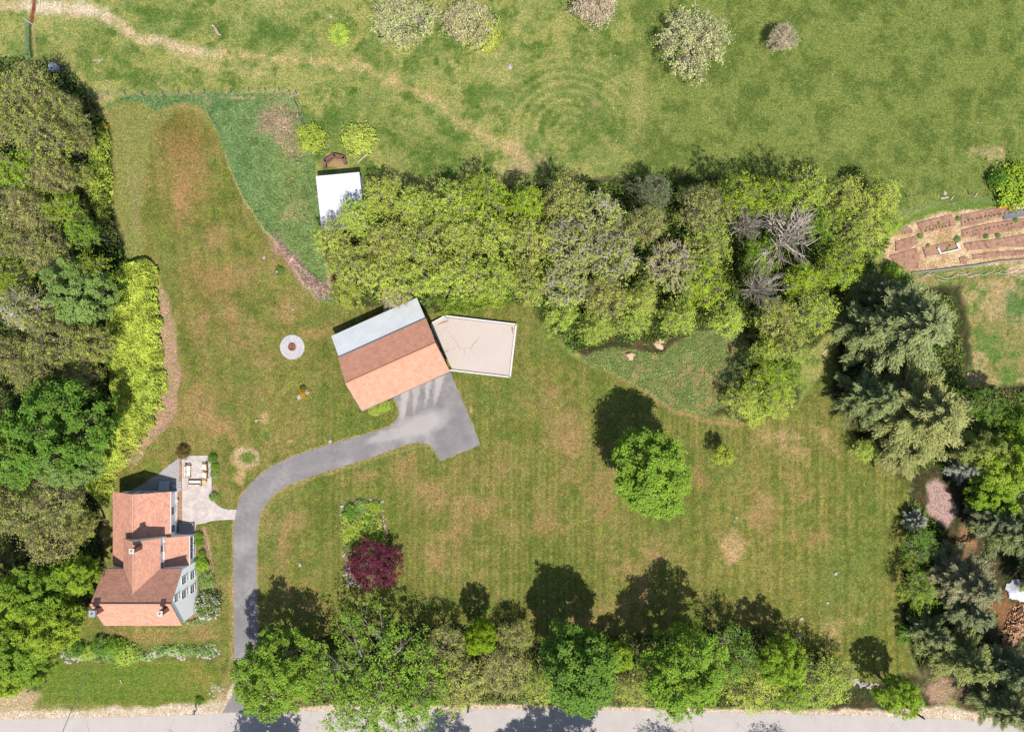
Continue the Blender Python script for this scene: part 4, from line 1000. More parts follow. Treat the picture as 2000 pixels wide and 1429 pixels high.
# ---------------------------------------------------------------- stuff: hedge mass, long grass, ivy, undergrowth
def scatter(name, polys, n, zf, size, up, aspect, color, label, cat, seed, clump=0, mat=None, hv=None, tilt=None):
    rng = np.random.RandomState(seed); P = []
    for poly in polys:
        p = np.array(poly, float); lo = p.min(0); hi = p.max(0); area = (hi - lo).prod()
        k = int(n * area); X = rng.uniform(lo[0], hi[0], k); Y = rng.uniform(lo[1], hi[1], k)
        wx = (fbm(X, Y, 14, seed, 3) - .5) * (26 if 'knot' in name else 10)
        d = sdist(X + wx, Y + wx, poly); m = d < 0
        P.append(np.stack([X[m], Y[m], -d[m]], 1))
    P = np.concatenate(P)
    h = zf(P[:, 0], P[:, 1], P[:, 2], rng)
    W = np.stack([(P[:, 0] - 1000) * S, (714.5 - P[:, 1]) * S, h], 1)
    V, Q = quads_from(rng, W, norms(rng, len(W), up), size, aspect)
    big = fbm(P[:, 0], P[:, 1], 12, seed + 3, 3)
    tint = np.clip((big - .5) * 1.6 + .5 + rng.uniform(-.3, .3, len(W)), 0, 1); age = np.clip(fbm(P[:, 0], P[:, 1], 40, seed + 9, 3) * .6 + rng.rand(len(W)) * .4, 0, 1)
    o = link(name, mesh_np(name, V, Q, [mat or LEAF], {"tint": ('FACE', 'FLOAT', tint), "age": ('FACE', 'FLOAT', age)}))
    o.color = color; tag(o, label, cat, None, "stuff"); return o
def hedgez(base, amp):
    def f(x, y, d, rng):
        t = base * np.clip(d / 14, 0.12, 1) ** .6 + (fbm(x, y, 9, 3, 3) - .5) * amp + (fbm(x, y, 34, 13, 2) - .5) * 1.6
        return np.maximum(t - rng.exponential(.36, len(x)), .05)
    return f
scatter("knotweed_thicket", [HEDGE2], .8, hedgez(2.3, .5), .2, 1.2, .9, A(182, 198, 78, 1.2), "wide lime green knotweed thicket between the left wood and the lawn", "thicket", 71)
scatter("knotweed_strip", [HEDGE], .8, hedgez(1.9, .5), .2, 1.2, .9, A(178, 194, 78, 1.2), "narrow lime green knotweed strip beside the upper lawn", "thicket", 72)
scatter("long_grass", [LONG], .16, lambda x, y, d, r: r.uniform(.02, .3, len(x)), .3, .9, .35, A(124, 150, 92, 1.35), "unmown bluish green long grass between the lawn and the fence", "grass", 73, mat=NEEDLE)
scatter("ground_ivy", [IVY], .07, lambda x, y, d, r: r.uniform(.03, .22, len(x)), .2, 1.4, .8, A(142, 160, 84, 1.15), "dark low ivy between the middle wood and the lawn", "ivy", 74)
scatter("undergrowth", [[(640,440),(700,400),(800,380),(1000,375),(1200,355),(1500,350),(1740,365),(1735,480),(1650,560),(1620,640),(1570,690),(1548,785),(1500,805),(1440,800),(1450,740),(1480,700),(1455,638),(1345,640),(1290,680),(1200,665),(1120,690),(1080,645),(1035,600),(970,585),(850,606),(760,596),(670,580)]], .12, lambda x, y, d, r: r.uniform(.1, 1.6, len(x)) * np.clip(d / 12, .2, 1), .32, .8, .8, A(116, 142, 58, 1.5), "leafy undergrowth beneath the middle wood", "undergrowth", 75)
scatter("undergrowth", [WOODL], .12, lambda x, y, d, r: r.uniform(.1, 2.0, len(x)), .32, .8, .8, A(104, 128, 58, 1.6), "leafy undergrowth beneath the left wood", "undergrowth", 76)
WOODS2 = [(455,1310),(520,1240),(620,1250),(900,1220),(1040,1260),(1300,1240),(1480,1225),(1600,1280),(1650,1320),(1630,1370),(1500,1384),(1100,1374),(620,1374),(560,1386),(480,1380)]
scatter("undergrowth", [WOODS2], .18, lambda x, y, d, r: r.uniform(.1, 1.8, len(x)) * np.clip(d / 12, .2, 1), .28, .8, .8, A(130, 140, 72, 1.3), "leafy undergrowth beneath the road row", "undergrowth", 77)
scatter("undergrowth", [[(1770,960),(1800,990),(1830,1030),(1860,1060),(1850,1140),(1840,1250),(1800,1310),(1780,1270),(1766,1180)],[(1640,700),(1700,560),(1860,580),(1880,700),(1890,900),(1790,920),(1680,840)],[(1890,760),(2100,760),(2100,1000),(1900,980)]],
        .14, lambda x, y, d, r: r.uniform(.1, 1.2, len(x)), .28, .8, .8, A(110, 136, 56, 1.3), "leafy undergrowth beneath the right hand pines", "undergrowth", 78)
scatter("weeds", [[(850,615),(870,600),(1000,580),(980,600),(900,612),(868,620)],[(840,590),(980,560),(960,590),(880,605)]], .6, lambda x, y, d, r: r.uniform(.05, .8, len(x)), .2, .8, .8, A(150, 176, 60, 1.3), "bright weeds between the terrace and the wood", "weeds", 79)
scatter("island_plants", [[(666,992),(690,980),(742,980),(750,1040),(752,1075),(700,1085),(674,1075)]], .42, lambda x, y, d, r: np.maximum(.05, (fbm(x, y, 7, 4, 2) - .25) * 1.3), .2, 1, .8, A(166, 184, 80, 1.2), "mixed low lime and green plants filling the garden island", "plants", 82)
scatter("bed_plants", [[(386,1095),(402,1090),(412,1110),(420,1150),(405,1165),(388,1160)],[(362,1214),(395,1200),(420,1205),(400,1216),(372,1222)]], .6, lambda x, y, d, r: np.maximum(.05, (fbm(x, y, 7, 4, 2) - .25) * 1.1), .2, 1, .8, A(150, 170, 104, 1.2), "low plants in the bed round the house's southeast corner", "plants", 83)
scatter("bank_plants", [[(124,1262),(200,1254),(260,1258),(300,1275),(300,1288),(220,1294),(124,1284)],[(300,1262),(420,1255),(430,1280),(300,1282)]], .45, lambda x, y, d, r: np.maximum(.04, (fbm(x, y, 9, 6, 2) - .3) * 1.4 * np.clip(d / 6, .2, 1)), .2, 1, .8, A(140, 172, 90, 1.2), "leafy plants growing among the rubble below the house front", "plants", 84)
# reeds
scatter("dry_reeds", [[(532,462),(548,470),(590,520),(640,560),(650,585),(628,580),(600,560),(560,505)]], .5, lambda x, y, d, r: r.uniform(.05, .5, len(x)), .5, -.2, .14, A(222, 180, 172, 1.1), "strip of dry pinkish reeds along the lawn left of the wood", "reeds", 80, mat=NEEDLE)
scatter("dry_reeds", [[(500,215),(540,200),(575,225),(600,300),(590,330),(560,300),(530,270)]], .10, lambda x, y, d, r: r.uniform(.05, .5, len(x)), .5, -.2, .14, A(218, 178, 160, 1.1), "loose dry pinkish reeds in the long grass near the fence corner", "reeds", 81, mat=NEEDLE)

# ---------------------------------------------------------------- main house
ROOFA = bricks("shingle", A(238, 178, 150, 1.55), A(216, 152, 126, 1.55), A(184, 126, 106, 1.55), .34, .14, .012, 'UV', extra=A(246, 208, 174, 1.7), bmp=.35)
ROOFB = bricks("barn_shingle", A(232, 170, 140, 1.55), A(224, 158, 130, 1.55), A(204, 138, 114, 1.5), .4, .15, .01, 'UV', extra=A(240, 186, 152, 1.6), bmp=.3, darkc=A(214, 152, 124, 1.5))
WALLW = siding("white_clapboard", (.92, .90, .86, 1), dirt=.02)
TRIM = plain("white_trim", A(246, 244, 242, 1.75), amt=.04)
GLASS = plain("window_glass", (0.06, 0.07, 0.08, 1), 0.12, 0.6, amt=.3, s=2)
BRICK = bricks("chimney_brick", A(170, 96, 76), A(196, 124, 98), A(200, 180, 165), .22, .075, .012, 'Object', bmp=.3)
METALG = plain("grey_metal", A(196, 200, 208), .4, .5, .3)
DARK = plain("dark_iron", (0.03, 0.03, 0.035, 1), .5)
def W(px, py): v = G(px, py); return v.x, v.y
house = empty("house", G(314, 1080)); HL = house.location.copy()
def loc(o): o.location = o.location - 0 * HL; o.matrix_parent_inverse = Matrix.Translation(-HL); return o
tag(house, "white clapboard farmhouse with brick red shingle roofs and three chimneys", "house")
def roofplane(mb, e0, e1, r1, r0, th=.12):
    """eave e0->e1, ridge r0->r1 above them; thick slab with shingle UVs"""
    e0, e1, r0, r1 = map(Vector, (e0, e1, r0, r1)); n = (e1 - e0).cross(r0 - e0).normalized()
    if n.z < 0: n = -n; e0, e1, r0, r1 = e1, e0, r1, r0
    u = (e1 - e0).normalized(); v = n.cross(u)
    uv = lambda p: ((p - e0).dot(u), (p - e0).dot(v))
    q = [e0, e1, r1, r0]; mb.poly(q, [uv(p) for p in q]); lo = [p - n * th for p in q]
    mb.poly(list(reversed(lo)))
    for i in range(4): a, b = i, (i + 1) % 4; mb.poly([q[a], lo[a], lo[b], q[b]])
# main block: ridge runs west-east
x0, y1 = W(242, 1091); x1, y0 = W(387, 1196.5); wx0, wy1 = W(244.5, 1094); wx1, wy0 = W(385.2, 1193.5); yr = W(0, 1143)[1]
EH, RH = 5.45, 9.0
mb = MB()
sec = lambda x: [(x, wy0, 0), (x, wy1, 0), (x, wy1, EH + .1), (x, yr, RH - .12), (x, wy0, EH + .1)]
a, b_ = sec(wx0), sec(wx1)
mb.poly(list(reversed(a)) if False else a); mb.poly(list(reversed(b_)))
mb.poly([a[0], a[4], b_[4], b_[0]]); mb.poly([a[1], b_[1], b_[2], a[2]])
walls = mb.build("wall", WALLW, house); loc(walls)
mb = MB(); roofplane(mb, (x0, y0, EH - .0), (x1, y0, EH - .0), (x1, yr, RH), (x0, yr, RH)); roofplane(mb, (x0, y1, EH), (x1, y1, EH), (x1, yr, RH), (x0, yr, RH))
mainroof = loc(mb.build("roof", ROOFA, house))
mb = MB(); mb.box(((x0 + x1) / 2, yr, RH + .02), (x1 - x0, .26, .06)); loc(mb.build("ridge_cap", plain("ridge_shingle", A(232, 168, 136, 1.75), .9), house))
# cross wing, ridge north-south
cx0, cyn = W(278, 1034); cx1, _ = W(347, 0); cxr = W(312.5, 0)[0]; ky = W(0, 1128)[1]; CE, CR = 5.45, 7.9
wcx0 = W(281, 0)[0]; wcx1 = W(344, 0)[0]; wcy = W(0, 1037)[1]
mb = MB()
s1 = [(wcx0, wcy, 0), (wcx1, wcy, 0), (wcx1, wcy, CE + .05), (cxr, wcy, CR - .12), (wcx0, wcy, CE + .05)]
mb.poly(list(reversed(s1))); ys_ = wy1 + .02
mb.poly([(wcx1, ys_, 0), (wcx1, ys_, CE + .05), (wcx1, wcy, CE + .05), (wcx1, wcy, 0)][::-1]); mb.poly([(wcx0, ys_, 0), (wcx0, ys_, CE + .05), (wcx0, wcy, CE + .05), (wcx0, wcy, 0)])
loc(mb.build("cross_wing_wall", WALLW, house))
mb = MB()
def valley(ex, side):
    e0 = Vector((ex, cyn, CE)); r0 = Vector((cxr, cyn, CR)); r1 = Vector((cxr, ky, CR)); e1 = Vector((ex, y1 - .0, CE))
    n = (r0 - e0).cross(e1 - e0).normalized(); n = n if n.z > 0 else -n
    u = Vector((0, -1, 0)); v = n.cross(u) * (1 if (r0 - e0).dot(n.cross(u)) > 0 else -1)
    q = [e0, e1, r1, r0]
    if (e1 - e0).cross(r0 - e0).z < 0: q = q[::-1]
    mb.poly(q, [((p - e0).dot(u), (p - e0).dot(v)) for p in q])
    lo = [p - n * .12 for p in q]; mb.poly(lo[::-1])
    for i in range(4): a, b = i, (i + 1) % 4; mb.poly([q[a], lo[a], lo[b], q[b]])
valley(cx0, 0); valley(cx1, 1)
loc(mb.build("cross_wing_roof", ROOFA, house))
mb = MB()
for ex in (cx0, cx1):   # metal valleys where the cross roof meets the main roof
    p = Vector((ex, y1 - .02, CE + .02)); q = Vector((cxr, ky, CR + .02)); 
    mb.tube([p, q], [.045, .045], 6)
rc = MB(); rc.box((cxr, (cyn + ky) / 2, CR + .02), (.15, abs(cyn - ky), .05)); loc(rc.build("ridge_cap", plain("ridge_shingle_mid", A(232, 176, 146, 1.8), .9), house))
loc(mb.build("valley_flashing", plain("flashing", A(190, 160, 150), .7), house))
# north wing
nx0, nyn = W(240.5, 953.5); nx1, nys = W(350, 1091.5); nxr = W(294.5, 0)[0]; NE_, NR = 3.0, 5.3
wn0 = W(244, 0)[0]; wn1 = W(346.5, 0)[0]; wny = W(0, 958.5)[1]
mb = MB()
s1 = [(wn0, wny, 0), (wn1, wny, 0), (wn1, wny, NE_ + .03), (nxr, wny, NR - .12), (wn0, wny, NE_ + .03)]; ye = wy1 - .01
mb.poly(s1[::-1]); mb.poly([(wn1, wny, 0), (wn1, ye, 0), (wn1, ye, NE_ + .03), (wn1, wny, NE_ + .03)][::-1]); mb.poly([(wn0, wny, 0), (wn0, ye, 0), (wn0, ye, NE_ + .03), (wn0, wny, NE_ + .03)])
loc(mb.build("north_wing_wall", WALLW, house))
mb = MB(); roofplane(mb, (nx0, nyn, NE_ - .1), (nx0, nys - .02, NE_ - .1), (nxr, nys - .02, NR), (nxr, nyn, NR)); roofplane(mb, (nx1, nyn, NE_ - .1), (nx1, W(0, 1040)[1], NE_ - .1), (nxr, W(0, 1040)[1], NR), (nxr, nyn, NR))
loc(mb.build("north_wing_roof", ROOFA, house))
mb = MB(); mb.box((nxr, (nyn + cyn) / 2, NR + .02), (.16, abs(nyn - cyn), .05)); loc(mb.build("ridge_cap", plain("ridge_shingle_pale", A(234, 176, 144, 1.8), .9), house))
# porch: low lean-to on the east side
px1 = W(385, 0)[0]; pyn = W(0, 1038)[1]; pys = wy1 - .0; wpx = W(382.3, 0)[0]; wpy = W(0, 1040.5)[1]
mb = MB()
s1 = [(wcx1, wpy, 0), (wpx, wpy, 0), (wpx, wpy, 2.65), (wcx1, wpy, 3.7)]
mb.poly(s1[::-1]); mb.poly([(wpx, wpy, 0), (wpx, ye, 0), (wpx, ye, 2.65), (wpx, wpy, 2.65)][::-1])
loc(mb.build("porch_wall", WALLW, house))
mb = MB(); roofplane(mb, (px1, pyn, 2.7), (px1, pys + .03, 2.7), (wcx1 + .01, pys + .03, 3.85), (wcx1 + .01, pyn, 3.85)); loc(mb.build("porch_roof", ROOFA, house))
mb = MB(); mb.box((wcx1 + .06, (wpy + pys) / 2, 3.95), (.12, abs(wpy - pys), .1)); mb.box((px1 + .04, (pyn + pys) / 2, 2.62), (.1, abs(pyn - pys), .12))
mb.box(((x0 + x1) / 2, y0 + .1, EH - .2), (x1 - x0, .1, .12)); mb.box(((x0 + x1) / 2 , y1 + .0, EH - .2), (x1 - x0, .08, .1)); mb.box((nx1 + .05, (nyn + W(0,1040)[1]) / 2, NE_ - .16), (.1, abs(nyn - W(0,1040)[1]), .1))
loc(mb.build("fascia", TRIM, house))
mb = MB()   # rake boards on the east gable
for ya in (y0, y1):
    p = Vector((wx1 + .03, ya, EH - .12)); q = Vector((wx1 + .03, yr, RH - .16)); mb.tube([p, q], [.07, .07], 4)
loc(mb.build("rake_board", TRIM, house))
def window(parent, c, w, h, axis, name="window", bars=True, locf=loc):
    """axis 'x': wall faces +x ; 'y': wall faces +y"""
    fr = MB(); t = .09
    def bx(mb, du, dz, su, sz, out, th=.06):
        if axis == 'x': mb.box((c[0] + out, c[1] + du, c[2] + dz), (th, su, sz))
        else: mb.box((c[0] + du, c[1] + out, c[2] + dz), (su, th, sz))
    bx(fr, 0, h / 2 + t / 2, w + 2 * t, t, .03); bx(fr, 0, -h / 2 - t / 2, w + 2 * t + .1, t, .05, .12)
    bx(fr, -w / 2 - t / 2, 0, t, h, .03); bx(fr, w / 2 + t / 2, 0, t, h, .03)
    if bars: bx(fr, 0, 0, w, .05, .03, .05); bx(fr, 0, 0, .04, h, .028, .04)
    f = locf(fr.build(name, TRIM, parent)) if locf else fr.build(name, TRIM, parent)
    gl = MB(); bx(gl, 0, 0, w, h, .008, .02); g = gl.build("pane", GLASS, f)
    return f
yy = lambda py: W(0, py)[1]
for (py, z) in ((1115, 4.6), (1116, 1.8), (1142, 4.6), (1143, 1.8)): window(house, (wx1, yy(py), z), .85, 1.35, 'x')
window(house, (wx1, yy(1139), 7.1), .8, 1.1, 'x')
for py in (993, 1027): window(house, (wn1, yy(py), 1.75), .9, 1.25, 'x')
for py in (1050, 1064, 1078): window(house, (wpx, yy(py), 1.65), .85, 1.3, 'x')
for py in (1056, 1088): window(house, (wcx1, yy(py), 4.65), .8, .9, 'x')
for px, w, z in ((268, .9, 1.6), (288, .7, 1.7), (304, .7, 1.7), (328, .9, 2.0)): window(house, (W(px, 0)[0], wny, z), w, 1.2, 'y')
def chimney(px, py, zb, zt, w, m, cap, capz=.12):
    x, y = W(px, py)
    mb = MB(); mb.box((x, y, (zb + zt) / 2), (w, w, zt - zb)); c = loc(mb.build("chimney", m, house))
    mb = MB(); mb.box((x, y, zt + capz / 2), (w + .14, w + .14, capz)); mb.lathe([(.14, zt + capz), (.14, zt + capz + .14), (.1, zt + capz + .14)], (x, y, 0), 12)
    mb.build("chimney_cap", cap, c)
    mb = MB(); mb.lathe([(.1, zt + capz + .02), (0.0, zt + capz + .02)], (x, y, 0), 12); mb.build("flue", DARK, c)
CAPW = plain("cap_concrete", A(240, 225, 212), .8)
chimney(376, 1153, 8.0, 10.3, .58, BRICK, CAPW); chimney(256, 1153, 7.9, 10.0, .7, BRICK, METALG, .45); chimney(320.5, 1045, 7.2, 9.5, .55, BRICK, CAPW)
mb = MB(); x, y = W(305, 1038); mb.tube([(x, y, 4.7), (x, y, 5.5)], [.06, .06], 8); mb.tube([(x, y, 5.5), (x - .35, y - .12, 5.55)], [.06, .06], 8); mb.tube([(x + .1, y + .05, 5.2), (x + .1, y + .05, 5.75)], [.1, .1], 8); loc(mb.build("vent_pipe", TRIM, house))
mb = MB(); x, y = W(247, 1100); mb.tube([(x, y, 5.9), (x, y, 6.6), (x - .25, y - .1, 6.7)], [.035, .035, .03], 6); mb.tube([(x, y + .5, 6.0), (x, y - .1, 6.5)], [.03, .03], 6); loc(mb.build("antenna_bracket", DARK, house))
# steps to the porch
CONC = speckle("step_stone", A(180, 170, 164), A(212, 202, 194), 5, bmp=.3)
st = empty("steps", G(366, 1031)); tag(st, "weathered grey stone steps rising from the patio to the porch", "steps")
for i in range(4):
    mb = MB(); x, y = W(366.5, 1022 + i * 4.9); hh = .22 * (i + 1)
    mb.box((x, y, hh / 2), (1.75 + .05 * i, .37, hh)); o = mb.build("step", CONC, st); o.matrix_parent_inverse = Matrix.Translation(-st.location)
for sx in (353.5, 380):
    mb = MB(); x, y = W(sx, 1030); mb.box((x, y, .3), (.14, 1.35, .6)); o = mb.build("side_wall", CONC, st); o.matrix_parent_inverse = Matrix.Translation(-st.location)
# cellar bulkhead
bk = empty("cellar_bulkhead", G(323, 947)); tag(bk, "bluish grey sloping cellar hatch against the house's north wall", "hatch")
x, y = W(323, 948); mb = MB()
w2 = .74; ya, yb = y - .70, y + .72
P_ = [(x - w2, ya, 0), (x + w2, ya, 0), (x + w2, yb, 0), (x - w2, yb, 0), (x - w2, ya, .75), (x + w2, ya, .75), (x + w2, yb, .22), (x - w2, yb, .22)]
for q in ((0,1,5,4),(1,2,6,5),(2,3,7,6),(3,0,4,7)): mb.poly([P_[i] for i in q])
o = mb.build("base", CONC, bk); o.matrix_parent_inverse = Matrix.Translation(-bk.location)
mb = MB(); ang = math.atan2(-.53, 1.42)
for sx in (-.37, .37): mb.box((x + sx, (ya + yb) / 2, .51), (.72, 1.5, .05), rx=ang)
o = mb.build("door", plain("hatch_paint", A(206, 216, 222), .5), bk); o.matrix_parent_inverse = Matrix.Translation(-bk.location)
x, y = W(341, 950); mb = MB(); mb.box((x, y + .1, .12), (.6, .6, .24)); o = mb.build("air_conditioner", METALG); tag(o, "small grey box unit beside the cellar hatch", "unit")
# foundation stepping slabs
for py, sl in ((942, "uppermost"), (948, "middle"), (954, "lowest")):
    mb = MB(); x, y = W(351.5, py); mb.box((x, y, .04), (.5, .38, .08)); tag(mb.build("stepping_stone", CONC), sl + " of three pale square stepping stones beside the patio", "stone", "stepping stones beside the patio")
x, y = W(349.5, 976); mb = MB(); mb.lathe([(.05, 0), (.05, .5), (.14, .52), (.12, .66), (0, .7)], (x, y, 0), 12); tag(mb.build("garden_light", TRIM), "small white light on the house's east foot", "lamp")

# ---------------------------------------------------------------- patio furniture
TEAK = plain("teak", A(226, 168, 112), .6); CUSH = plain("cream_cushion", A(255, 250, 236, 1.8), .9, .1, amt=.04)
def seat_set(name, w, label, px, py, rz, n, cat, g=None):
    t = empty(name, G(px, py, .05), rz); tag(t, label, cat, g); d = .86
    mb = MB()
    for sx in (-1, 1):
        for sy in (-1, 1): mb.box((sx * (w / 2 - .05), sy * (d / 2 - .05), .28), (.08, .08, .56))
        mb.box((sx * (w / 2 - .05), 0, .58), (.12, d, .05))
    mb.box((0, 0, .26), (w - .12, d - .1, .08)); mb.box((0, -d / 2 + .05, .52), (w, .07, .5)); mb.build("frame", TEAK, t, bevel=.015)
    cw = (w - .22) / n
    for i in range(n):
        mb = MB(); mb.box((-w / 2 + .11 + cw * (i + .5), .06, .38), (cw - .02, d - .22, .16)); mb.build("seat_cushion", CUSH, t, bevel=.05)
        mb = MB(); mb.box((-w / 2 + .11 + cw * (i + .5), -d / 2 + .2, .62), (cw - .04, .18, .44), rx=.2); mb.build("back_cushion", CUSH, t, bevel=.05)
    return t
seat_set("lounge_chair", 1.75, "cream cushioned teak loveseat on the patio's left side", 369, 919, math.radians(-92), 2, "loveseat")
seat_set("loveseat", 1.9, "cream cushioned teak loveseat with its back to the house path", 383, 942, math.radians(0), 2, "loveseat")
seat_set("armchair", 1.0, "cream cushioned teak armchair on the patio's right, upper of the two", 402, 911, math.radians(95), 1, "armchair", "patio armchairs")
seat_set("armchair", 1.0, "cream cushioned teak armchair on the patio's right, lower of the two", 402, 927, math.radians(88), 1, "armchair", "patio armchairs")
t = empty("side_table", G(401.5, 940, .05)); tag(t, "small round wooden side table between loveseat and armchair", "table")
mb = MB(); mb.lathe([(0, .48), (.33, .48), (.33, .52), (0, .52)], n=24); mb.build("table_top", plain("honey_wood", A(240, 200, 130), .5), t)
for k in range(3): mb = MB(); a = k * 2.09; mb.tube([(math.cos(a) * .24, math.sin(a) * .24, 0), (math.cos(a) * .18, math.sin(a) * .18, .48)], [.025, .025], 6); mb.build("leg", TEAK, t)

# ---------------------------------------------------------------- barn
bc = Vector((G(775.5, 710.5).x, G(775.5, 710.5).y, 0)); BR = math.radians(24.8)
U = Vector((math.cos(BR), math.sin(BR), 0)); Vn = Vector((-math.sin(BR), math.cos(BR), 0))
# rebuild from measured corners
cW, cE = G(694.2, 748), G(860, 673.5); U = (cE - cW).normalized(); Vn = Vector((-U.y, U.x, 0)); Lb = (cE - cW).length; mid = (cW + cE) / 2
barn = empty("barn", (mid.x, mid.y, 0), math.atan2(U.y, U.x)); tag(barn, "red barn with a salmon shingle roof and a metal roofed lean-to", "barn")
hw, hs, hn = Lb / 2, 4.15, 3.95; BE, BRH = 4.0, 6.5
REDW = siding("red_boards", A(186, 70, 58), .2, True, .2); METR = None
mb = MB(); wx_ = hw - .28
sec = lambda x: [(x, -hs + .3, 0), (x, hn - .1, 0), (x, hn - .1, BE), (x, 0, BRH - .14), (x, -hs + .3, BE)]
a, b_ = sec(-wx_), sec(wx_); mb.poly(a); mb.poly(b_[::-1]); mb.poly([a[0], a[4], b_[4], b_[0]]); mb.poly([a[1], b_[1], b_[2], a[2]])
mb.build("wall", REDW, barn)
mb = MB(); roofplane(mb, (-hw, -hs, BE - .1), (hw, -hs, BE - .1), (hw, 0, BRH), (-hw, 0, BRH)); roofplane(mb, (-hw, hn, BE), (hw, hn, BE), (hw, 0, BRH), (-hw, 0, BRH)); mb.build("roof", ROOFB, barn)
mb = MB(); mb.box((0, 0, BRH + .02), (2 * hw, .3, .05)); mb.build("ridge_cap", plain("barn_ridge", A(236, 170, 132, 1.75), .9), barn)
def metal_roof(name, c, rib=.45, c2=None):
    m, nt, b = nodes_of(name); tc = N(nt, "ShaderNodeTexCoord"); co = tc.outputs["Object"]
    w = N(nt, "ShaderNodeTexWave", wave_type='BANDS', bands_direction='X', wave_profile='SIN'); w.inputs["Scale"].default_value = .31416 / rib * 1.0; nt.links.new(co, w.inputs["Vector"])
    f = noise(nt, co, .7, 5, .6); col = mix(nt, 1.0, c, ramp(nt, f, [(.3, gray(.88)), (.7, gray(1.02))]), 'MULTIPLY')
    col = mix(nt, 1.0, col, ramp(nt, w.outputs["Fac"], [(.0, gray(.92)), (.18, gray(1))]), 'MULTIPLY')
    nt.links.new(col, b.inputs["Base Color"]); b.inputs["Roughness"].default_value = .45; bump(nt, b, w.outputs["Fac"], .3, .03); return m
mb = MB(); nlo = 3.95 + 3.35; roofplane(mb, (-hw + .1, nlo, 2.55), (hw - .1, nlo, 2.55), (hw - .1, hn - .02, 3.75), (-hw + .1, hn - .02, 3.75), .05); mb.build("lean_to_roof", metal_roof("galvanised_roof", A(228, 230, 230, 1.55)), barn)
mb = MB(); s1 = lambda x: [(x, hn, 0), (x, nlo - .25, 0), (x, nlo - .25, 2.5), (x, hn, 3.65)]
a, b_ = s1(-hw + .3), s1(hw - .3); mb.poly(a); mb.poly(b_[::-1]); mb.poly([a[1], b_[1], b_[2], a[2]]); mb.build("lean_to_wall", REDW, barn)
mb = MB(); mb.box((0, hn + .02, BE - .06), (2 * hw, .08, .1)); mb.box((0, -hs - .05, BE - .16), (2 * hw, .1, .1)); mb.box((-hw - .03, -hs / 2, (BE + BRH) / 2 - .12), (.05, math.hypot(hs, BRH - BE), .16), rx=math.atan2(BRH - BE, hs)); mb.build("gutter", plain("grey_gutter", A(120, 122, 130), .6), barn)
for yv in (2.0, -1.7): window(barn, (wx_, yv, 1.9), 1.0, 1.1, 'x', locf=None)
mb = MB(); mb.box((wx_ + .05, .2, 1.2), (.08, 1.1, 2.2)); dr = mb.build("door", plain("grey_door", A(140, 130, 130), .6), barn)
mb = MB(); mb.tube([(wx_ + .12, .6, 1.1), (wx_ + .12, .6, 1.25)], [.02, .02], 6); mb.build("handle", DARK, dr)
GD = plain("garage_door_paint", A(235, 232, 226), .6)
for xv in (.6, 4.3):
    mb = MB(); mb.box((xv, -hs + .27, 1.25), (3.0, .1, 2.5)); 
    for k in range(4): mb.box((xv, -hs + .2, .35 + k * .6), (2.9, .04, .5))
    mb.build("garage_door", GD, barn)

# ---------------------------------------------------------------- white roofed shed and brick shed
sh = empty("shed", G(668, 392), 0); tag(sh, "shed with a bright white metal roof at the wood's west corner", "shed")
# plan corners from the photo: NW (617,343) NE (702,337) roof at 3 m
nw, ne, sw = I(617, 344.5, 2.9), I(702, 336.5, 2.9), I(620, 448, 2.9)
U2 = (ne - nw).normalized(); V2 = Vector((-U2.y, U2.x, 0)); Ls = (ne - nw).length; Ws = abs((sw - nw).dot(V2)) + .2
sh.location = (nw.x, nw.y, 0); sh.rotation_euler = (0, 0, math.atan2(U2.y, U2.x))
mb = MB(); roofplane(mb, (0, -Ws, 2.5), (Ls, -Ws, 2.5), (Ls, 0, 3.0), (0, 0, 3.0), .06); mb.build("roof", metal_roof("white_metal_roof", A(244, 245, 247, 1.85), .8), sh)
mb = MB(); e = .12; P_ = [(e, -Ws + e), (Ls - e, -Ws + e), (Ls - e, -e), (e, -e)]; zt = lambda y: 3.0 + y / Ws * .5 - .08
for i in range(4):
    a, b_ = P_[i], P_[(i + 1) % 4]; mb.poly([(a[0], a[1], 0), (b_[0], b_[1], 0), (b_[0], b_[1], zt(b_[1])), (a[0], a[1], zt(a[1]))])
mb.build("wall", siding("pale_boards", A(235, 238, 245, 1.75), .25), sh)
mb = MB(); mb.box((Ls - .1, -3.6, 1.05), (.06, 1.0, 2.0)); mb.build("door", plain("white_door", A(225, 225, 230), .6), sh)
# half-round brick kiln / shed ruin
kb = empty("brick_enclosure", G(656, 316)); tag(kb, "small open five sided red brick enclosure above the white roofed shed", "enclosure")
mb = MB(); pts = [(636, 326), (636.5, 314.5), (655, 304), (673.5, 308.5), (675.5, 319)]
for a, b_ in zip(pts[:-1], pts[1:]):
    p, q = G(*a), G(*b_); d = q - p; c = (p + q) / 2; mb.box((c.x - kb.location.x, c.y - kb.location.y - .1, .4), (d.length + .2, .42, .8), math.atan2(d.y, d.x))
mb.build("wall", bricks("old_brick", A(150, 92, 92), A(182, 124, 122), A(120, 80, 76), .26, .09, .012, 'Object', bmp=.5), kb)
o = sheet("rubble_heap", [(640,325),(644,318),(655,312),(668,315),(674,322),(660,327)], .02, speckle("rubble_soil", A(170, 120, 100), A(200, 165, 110), 4), kind="stuff"); tag(o, "brown rubble lying inside the brick enclosure", "rubble")

